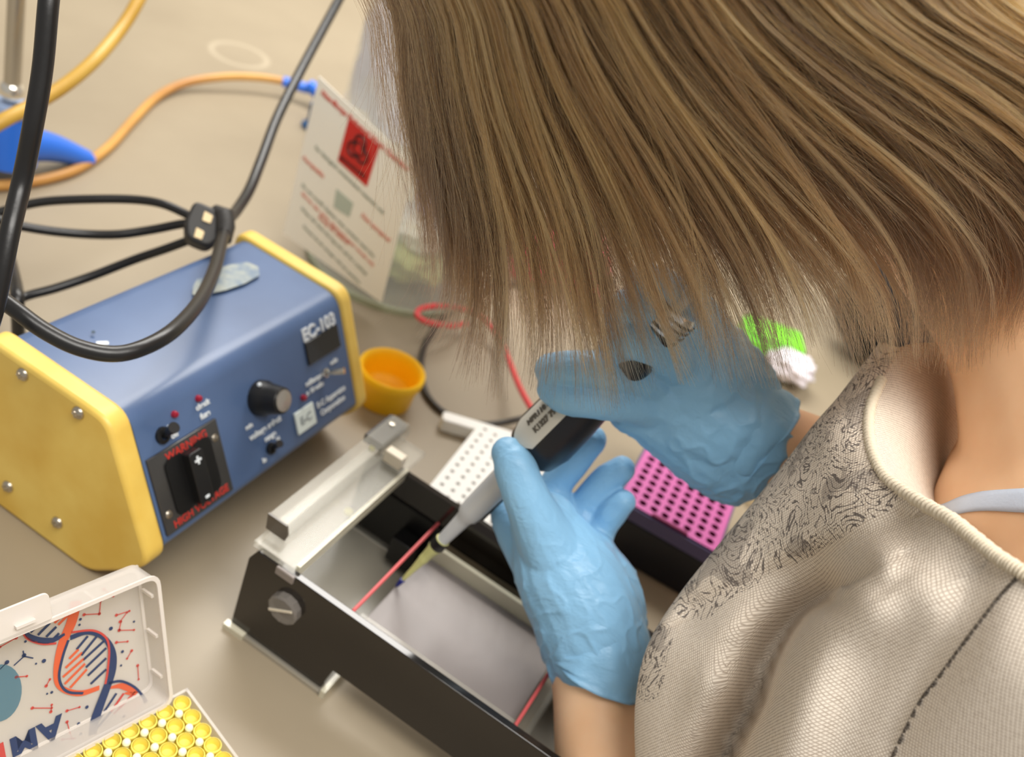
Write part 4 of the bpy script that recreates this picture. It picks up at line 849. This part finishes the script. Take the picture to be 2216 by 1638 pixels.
# corded neckline trim
trp = spline([(r[0][0], r[0][1], r[0][2]-.001) for r in rays_[1:]], 46); tpath = [P(*q) for q in trp]
rt = [(.0021+.0002*min(1, i/260))*(1+.20*math.sin(i*1.15)+.05*math.sin(i*.37)) for i in range(len(trp))]
m_trim = mat('trim_cotton', (222, 210, 188), .85, spec=.15, bump=(900, .5, .0004))
MB().tube(tpath, rt, 14).build('neckline_trim', m_trim, shirt, angle=180)
def on_shirt(px, py, lift=.0006):
    d = (gx-px)**2+(gy-py)**2; k = np.argsort(d.ravel())[:4]; w = 1/(d.ravel()[k]+1); return P(px, py, float((gd.ravel()[k]*w).sum()/w.sum())-lift)
sq_ = spline([(2222, 1232), (2190, 1262), (2150, 1308), (2080, 1400), (2030, 1468), (1990, 1520), (1955, 1588), (1928, 1645), (1890, 1720)], 24); sm_ = MB()
for i in range(0, len(sq_)-2, 3): sm_.tube([on_shirt(*sq_[i], .0011), on_shirt(*sq_[i+2], .0011)], .00065, 6)
sm_.build('sleeve_seam', mat('seam_thread', (92, 84, 76), .8), shirt)
# strap over the shoulder
bpy.context.view_layer.update()
from mathutils.bvhtree import BVHTree
bme = bmesh.new(); bme.from_mesh(body.data); bvh = BVHTree.FromBMesh(bme); bme.free()
def on_body(px, py, lift=.0012):
    d = Vector(ray(px, py)).normalized(); h = bvh.ray_cast(Vector(O), d)
    return np.array(h[0])+np.array(h[1])*lift if h[0] is not None else P(px, py, .36)
st_p = [((2010, 1100), (2022, 1128)), ((2045, 1092), (2062, 1116)), ((2085, 1076), (2100, 1108)), ((2130, 1065), (2140, 1106)), ((2180, 1060), (2184, 1108)), ((2240, 1058), (2240, 1112)), ((2300, 1064), (2296, 1122)), ((2360, 1080), (2350, 1140))]
sa = spline([a for a, b_ in st_p], 5); sb = spline([b_ for a, b_ in st_p], 5); sp = MB(); v = []
for a, b_ in zip(sa, sb):
    for k in range(5): q = a+(b_-a)*k/4; v.append(on_body(*q, lift=.0012+.0006*math.sin(math.pi*k/4)))
n_ = len(sa)
for a, b_ in zip(sa, sb):
    for k in range(5): q = a+(b_-a)*k/4; v.append(on_body(*q, lift=-.0006))
f = [(i*5+j, i*5+j+1, (i+1)*5+j+1, (i+1)*5+j) for i in range(n_-1) for j in range(4)]+[(n_*5+i*5+j, n_*5+(i+1)*5+j, n_*5+(i+1)*5+j+1, n_*5+i*5+j+1) for i in range(n_-1) for j in range(4)]
f += [(i*5, (i+1)*5, n_*5+(i+1)*5, n_*5+i*5) for i in range(n_-1)]+[(i*5+4, n_*5+i*5+4, n_*5+(i+1)*5+4, (i+1)*5+4) for i in range(n_-1)]
sp.add(v, f); sp.build('strap', mat('pale_blue_strap', (214, 228, 250), .7, bump=(700, .4, .0003)), person, angle=180)

# ------------------------------------------------------------------ hair
guides = [
 [(838, -110, .395), (850, 60, .400), (872, 220, .410), (905, 380, .420), (935, 520, .430), (950, 620, .440), (938, 700, .446), (895, 770, .452)],
 [(868, -110, .380), (882, 60, .388), (905, 220, .398), (940, 380, .410), (972, 520, .420), (985, 620, .430), (972, 690, .438), (940, 745, .446)],
 [(905, -110, .368), (922, 60, .376), (948, 220, .388), (985, 380, .402), (1015, 520, .412), (1025, 630, .424), (1012, 710, .432), (1000, 765, .440)],
 [(960, -110, .358), (978, 60, .366), (1005, 220, .380), (1040, 380, .394), (1068, 510, .406), (1080, 630, .418), (1078, 740, .430), (1072, 830, .440)],
 [(1010, -110, .348), (1030, 60, .358), (1060, 220, .372), (1105, 370, .387), (1145, 500, .400), (1170, 620, .412), (1178, 720, .422), (1168, 800, .432)],
 [(1055, -110, .340), (1080, 60, .350), (1120, 210, .364), (1175, 360, .380), (1225, 490, .393), (1258, 610, .406), (1285, 730, .418), (1315, 860, .430)],
 [(1110, -110, .332), (1140, 50, .342), (1195, 200, .357), (1270, 350, .373), (1330, 480, .388), (1375, 600, .400), (1415, 700, .411), (1450, 790, .420)],
 [(1180, -110, .326), (1225, 50, .336), (1295, 200, .350), (1380, 345, .367), (1450, 470, .382), (1510, 580, .394), (1560, 690, .405), (1600, 795, .416)],
 [(1270, -110, .320), (1325, 45, .331), (1410, 190, .345), (1505, 325, .361), (1590, 445, .376), (1665, 560, .389), (1720, 670, .400), (1760, 800, .411)],
 [(1370, -110, .316), (1430, 40, .326), (1525, 175, .340), (1635, 305, .356), (1740, 420, .371), (1835, 535, .384), (1900, 655, .396), (1925, 800, .407)],
 [(1480, -110, .313), (1550, 30, .322), (1660, 155, .336), (1785, 275, .352), (1905, 385, .367), (2010, 500, .380), (2070, 625, .392), (2075, 815, .402)],
 [(1600, -110, .312), (1680, 20, .320), (1800, 135, .333), (1935, 245, .348), (2065, 350, .363), (2170, 465, .377), (2225, 590, .388), (2190, 745, .398)],
 [(1730, -110, .312), (1815, 15, .320), (1945, 120, .332), (2090, 220, .346), (2215, 320, .360), (2310, 430, .374), (2345, 550, .384), (2290, 700, .392)],
 [(1870, -110, .314), (1955, 10, .321), (2085, 105, .332), (2225, 195, .345), (2340, 295, .358), (2420, 400, .370), (2440, 520, .380), (2390, 650, .388)],
 [(2010, -110, .318), (2095, 5, .324), (2215, 90, .334), (2340, 170, .345), (2445, 265, .356), (2520, 370, .366), (2540, 490, .376), (2490, 610, .384)],
 [(2150, -110, .322), (2230, 0, .328), (2345, 80, .336), (2455, 155, .346), (2550, 245, .356), (2620, 350, .366), (2630, 470, .374), (2580, 580, .382)]]
KS = 36
def resample(pts, k):
    q = np.array(spline(pts, 12)); s = np.concatenate([[0], np.cumsum(np.linalg.norm(np.diff(q[:, :2], axis=0), axis=1))]); s /= s[-1]
    t = np.linspace(0, 1, k); return np.stack([np.interp(t, s, q[:, c]) for c in range(3)], 1)
guides = [[(x, y+(42*max(0, (i-4)/3)**2 if 2 <= k <= 8 else 0), d) for i, (x, y, d) in enumerate(g)] for k, g in enumerate(guides)]
guides = [[(g[0][0]*.3+1780*.7, -430, .425), (g[0][0]*.65+1780*.35, -290, g[0][2]*.6+.155)]+g for g in guides]   # up over the crown
GD = np.array([resample(g, 64) for g in guides])                # (16, 64, 3)
ng = len(guides)
def guide_at(u):
    u = np.clip(u, 0, ng-1.001); i = np.floor(u).astype(int); f = (u-i)[:, None, None]; return GD[i]*(1-f)+GD[i+1]*f
tt = np.linspace(0, 1, KS)
allpts = []; tones = []; rads = []
def lock(uc, wid, nst, lift, L, tone, tip_c=.55, splay=1.0, curl=0, wob=1.0, r0=.000085, start=0.0, drift=.45):
    """one lock of strands around guide parameter uc"""
    L = 1-(1-L)*.74; x = rng.uniform(-1, 1, nst); y = rng.uniform(-1, 1, nst)
    uu = uc+x*wid
    dr = rng.normal(0, drift)*(tt**1.5); dr = dr-dr[-1]*.5
    g0 = guide_at(np.array([uc])); 
    len_ = np.clip(L*(1-.16*rng.random(nst)**2), .05, 1.0)[:, None]*1.0
    tq = start+(len_-start)*tt[None, :]
    fi = np.clip(tq*63, 0, 62.999); i0 = fi.astype(int); fr_ = (fi-i0)[..., None]
    def surf(um):                                              # point of the sheet at (guide parameter, length)
        um = np.clip(um, 0, ng-1.001); j0 = np.floor(um).astype(int); fu = (um-j0)[..., None]; i1 = np.minimum(i0+1, 63)
        return (GD[j0, i0]*(1-fr_)+GD[j0, i1]*fr_)*(1-fu)+(GD[j0+1, i0]*(1-fr_)+GD[j0+1, i1]*fr_)*fu
    a = surf(uu[:, None]+dr[None, :]); c = surf(np.full((nst, 1), uc)+dr[None, :])
    cl = (tip_c*np.clip((tt-.38)/.45, 0, 1)**1.2)[None, :, None]
    p = a*(1-cl)+c*cl
    # rounded lock: nearer in the middle
    dep = lift-(.0045*np.sqrt(np.clip(1-x**2, 0, 1)))[:, None]*np.ones(KS)+.003*y[:, None]
    p[..., 2] += dep
    ph = rng.uniform(0, 6.28); ph2 = rng.uniform(0, 6.28)
    wv_ = 5*wob*np.sin(tt*5+ph)*tt+2.2*wob*np.sin(tt*13+ph2)*tt
    p[..., 0] += wv_[None, :]
    n1_ = rng.normal(0, 1, (nst, 1)); n2_ = rng.normal(0, 1, (nst, 1)); n3 = rng.normal(0, 1, (nst, 1)); fq = rng.uniform(3, 9, (nst, 1)); pz = rng.uniform(0, 6.28, (nst, 1))
    p[..., 0] += 2.0*n1_*np.sin(fq*tt[None]+pz)*(.3+tt[None])+splay*13*n2_*np.clip((tt[None]-.76)/.24, 0, 1)**2
    p[..., 1] += splay*8*n3*np.clip((tt[None]-.76)/.24, 0, 1)**2
    p[..., 0] += curl*np.clip((tt[None]-.55)/.45, 0, 1)**2
    p[..., 2] += .0015*n3*tt[None]
    allpts.append(p); tones.append(np.clip(tone+rng.normal(0, .13, nst), 0, 1)); rads.append(np.full(nst, r0)*rng.uniform(.75, 1.25, nst))
# length limit along the sheet: ragged lower edge
def llim(u): return 1.0
# back layers (dark, dense)
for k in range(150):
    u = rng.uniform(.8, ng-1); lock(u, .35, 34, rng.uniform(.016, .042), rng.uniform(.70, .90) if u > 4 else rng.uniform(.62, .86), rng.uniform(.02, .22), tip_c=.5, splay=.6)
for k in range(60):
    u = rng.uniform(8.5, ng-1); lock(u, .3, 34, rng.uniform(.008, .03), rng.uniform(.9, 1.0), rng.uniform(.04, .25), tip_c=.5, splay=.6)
# main locks
for k in range(330):
    u = rng.uniform(0.35, ng-1); l = rng.random()
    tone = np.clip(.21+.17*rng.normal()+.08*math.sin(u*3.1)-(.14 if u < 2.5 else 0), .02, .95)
    L = rng.uniform(.78, 1.0) if u > 3 else rng.uniform(.74, 1.0)
    lock(u, rng.uniform(.08, .26), 34, .012*l, L, tone, tip_c=rng.uniform(.6, .95), curl=rng.normal(0, 16)-(14 if u < 3 else 0))
# lighter surface locks
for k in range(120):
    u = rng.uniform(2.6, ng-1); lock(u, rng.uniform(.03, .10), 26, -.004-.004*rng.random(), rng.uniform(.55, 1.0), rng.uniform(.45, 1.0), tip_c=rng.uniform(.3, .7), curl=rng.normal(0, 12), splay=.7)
for k in range(820):                                              # fine stray strands lying over the locks
    u = rng.uniform(1.2, ng-1); lock(u, .22, 3, -.0065+.004*rng.random(), rng.uniform(.45, 1.0), rng.uniform(.45, 1.0) if k % 4 else .08, tip_c=rng.uniform(0, .3), curl=rng.normal(0, 22), splay=1.2, r0=.00007, drift=.9, wob=1.8)
for k in range(110):                                              # dark curtain falling to the collar
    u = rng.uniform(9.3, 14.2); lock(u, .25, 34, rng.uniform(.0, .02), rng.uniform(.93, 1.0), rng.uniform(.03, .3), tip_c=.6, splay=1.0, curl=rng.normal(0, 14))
# hanging tails at the ends
for (u, n) in ((1.0, 3), (2.1, 3), (3.0, 4), (3.6, 2), (4.2, 3), (5.0, 7), (5.5, 3), (6.1, 6), (7.0, 5), (7.6, 3), (8.4, 4), (9.2, 4), (10.2, 4), (11, 3)):
    for q in range(n): lock(u+rng.normal(0, .10), rng.uniform(.12, .25), 34, rng.uniform(0, .012), 1.0, np.clip(.34+.15*rng.normal(), .08, .8), tip_c=.9, splay=.75, curl=rng.normal(0, 12))
# fly-away strands
for k in range(90):
    u = abs(rng.normal(0, 1.6)) if k % 2 else rng.uniform(0, ng-1); lock(u, .5, 6, rng.uniform(-.012, .01), rng.uniform(.7, 1.0), rng.uniform(.1, .5), tip_c=.0, splay=3.6, curl=rng.normal(-12, 40), wob=2.5, r0=.00006)
for k in range(26):                                               # wisps left of the main sheet
    u = 0.0; lock(u, .001, 3, rng.uniform(-.01, .02), rng.uniform(.6, .95), .15, tip_c=0, splay=3, curl=rng.normal(0, 40), wob=3, r0=.00005)
    allpts[-1][..., 0] -= (rng.uniform(5, 90)*np.cos(tt*rng.uniform(.6, 1.5)))[None, :]
PTS = np.concatenate(allpts); TN = np.concatenate(tones); RD = np.concatenate(rads)
cx = (PTS[..., 0]-1108)/F_PX*PTS[..., 2]; cy = (PTS[..., 1]-819)/F_PX*PTS[..., 2]
WP = np.stack([cx, cy, PTS[..., 2]], -1)@M.T+O
nS = WP.shape[0]
hc = bpy.data.hair_curves.new('hair'); hc.add_curves([KS]*nS)
hc.attributes['position'].data.foreach_set('vector', WP.astype(np.float32).ravel())
ra_ = hc.attributes.get('radius') or hc.attributes.new('radius', 'FLOAT', 'POINT')
taper = np.interp(tt, [0, .8, 1], [1, 1, .35])
ra_.data.foreach_set('value', (RD[:, None]*taper[None]).astype(np.float32).ravel())
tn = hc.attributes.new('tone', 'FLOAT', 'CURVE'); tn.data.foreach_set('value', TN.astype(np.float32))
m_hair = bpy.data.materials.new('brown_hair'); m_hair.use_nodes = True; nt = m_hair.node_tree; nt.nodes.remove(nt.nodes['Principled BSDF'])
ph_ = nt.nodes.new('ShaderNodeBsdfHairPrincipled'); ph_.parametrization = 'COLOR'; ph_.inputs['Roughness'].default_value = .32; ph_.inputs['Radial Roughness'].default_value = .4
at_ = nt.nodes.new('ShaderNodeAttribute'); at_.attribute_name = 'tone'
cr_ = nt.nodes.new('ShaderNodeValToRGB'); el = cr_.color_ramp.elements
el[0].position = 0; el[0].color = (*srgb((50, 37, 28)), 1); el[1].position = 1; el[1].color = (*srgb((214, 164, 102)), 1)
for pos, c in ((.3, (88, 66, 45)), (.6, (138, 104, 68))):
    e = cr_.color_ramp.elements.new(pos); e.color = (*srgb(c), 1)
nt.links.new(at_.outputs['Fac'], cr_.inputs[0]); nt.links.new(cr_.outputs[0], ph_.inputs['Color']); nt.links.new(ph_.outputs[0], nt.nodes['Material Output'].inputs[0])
hc.materials.append(m_hair)
hair = bpy.data.objects.new('hair', hc); C.objects.link(hair); hair.parent = person; hair.matrix_parent_inverse = person.matrix_world.inverted()
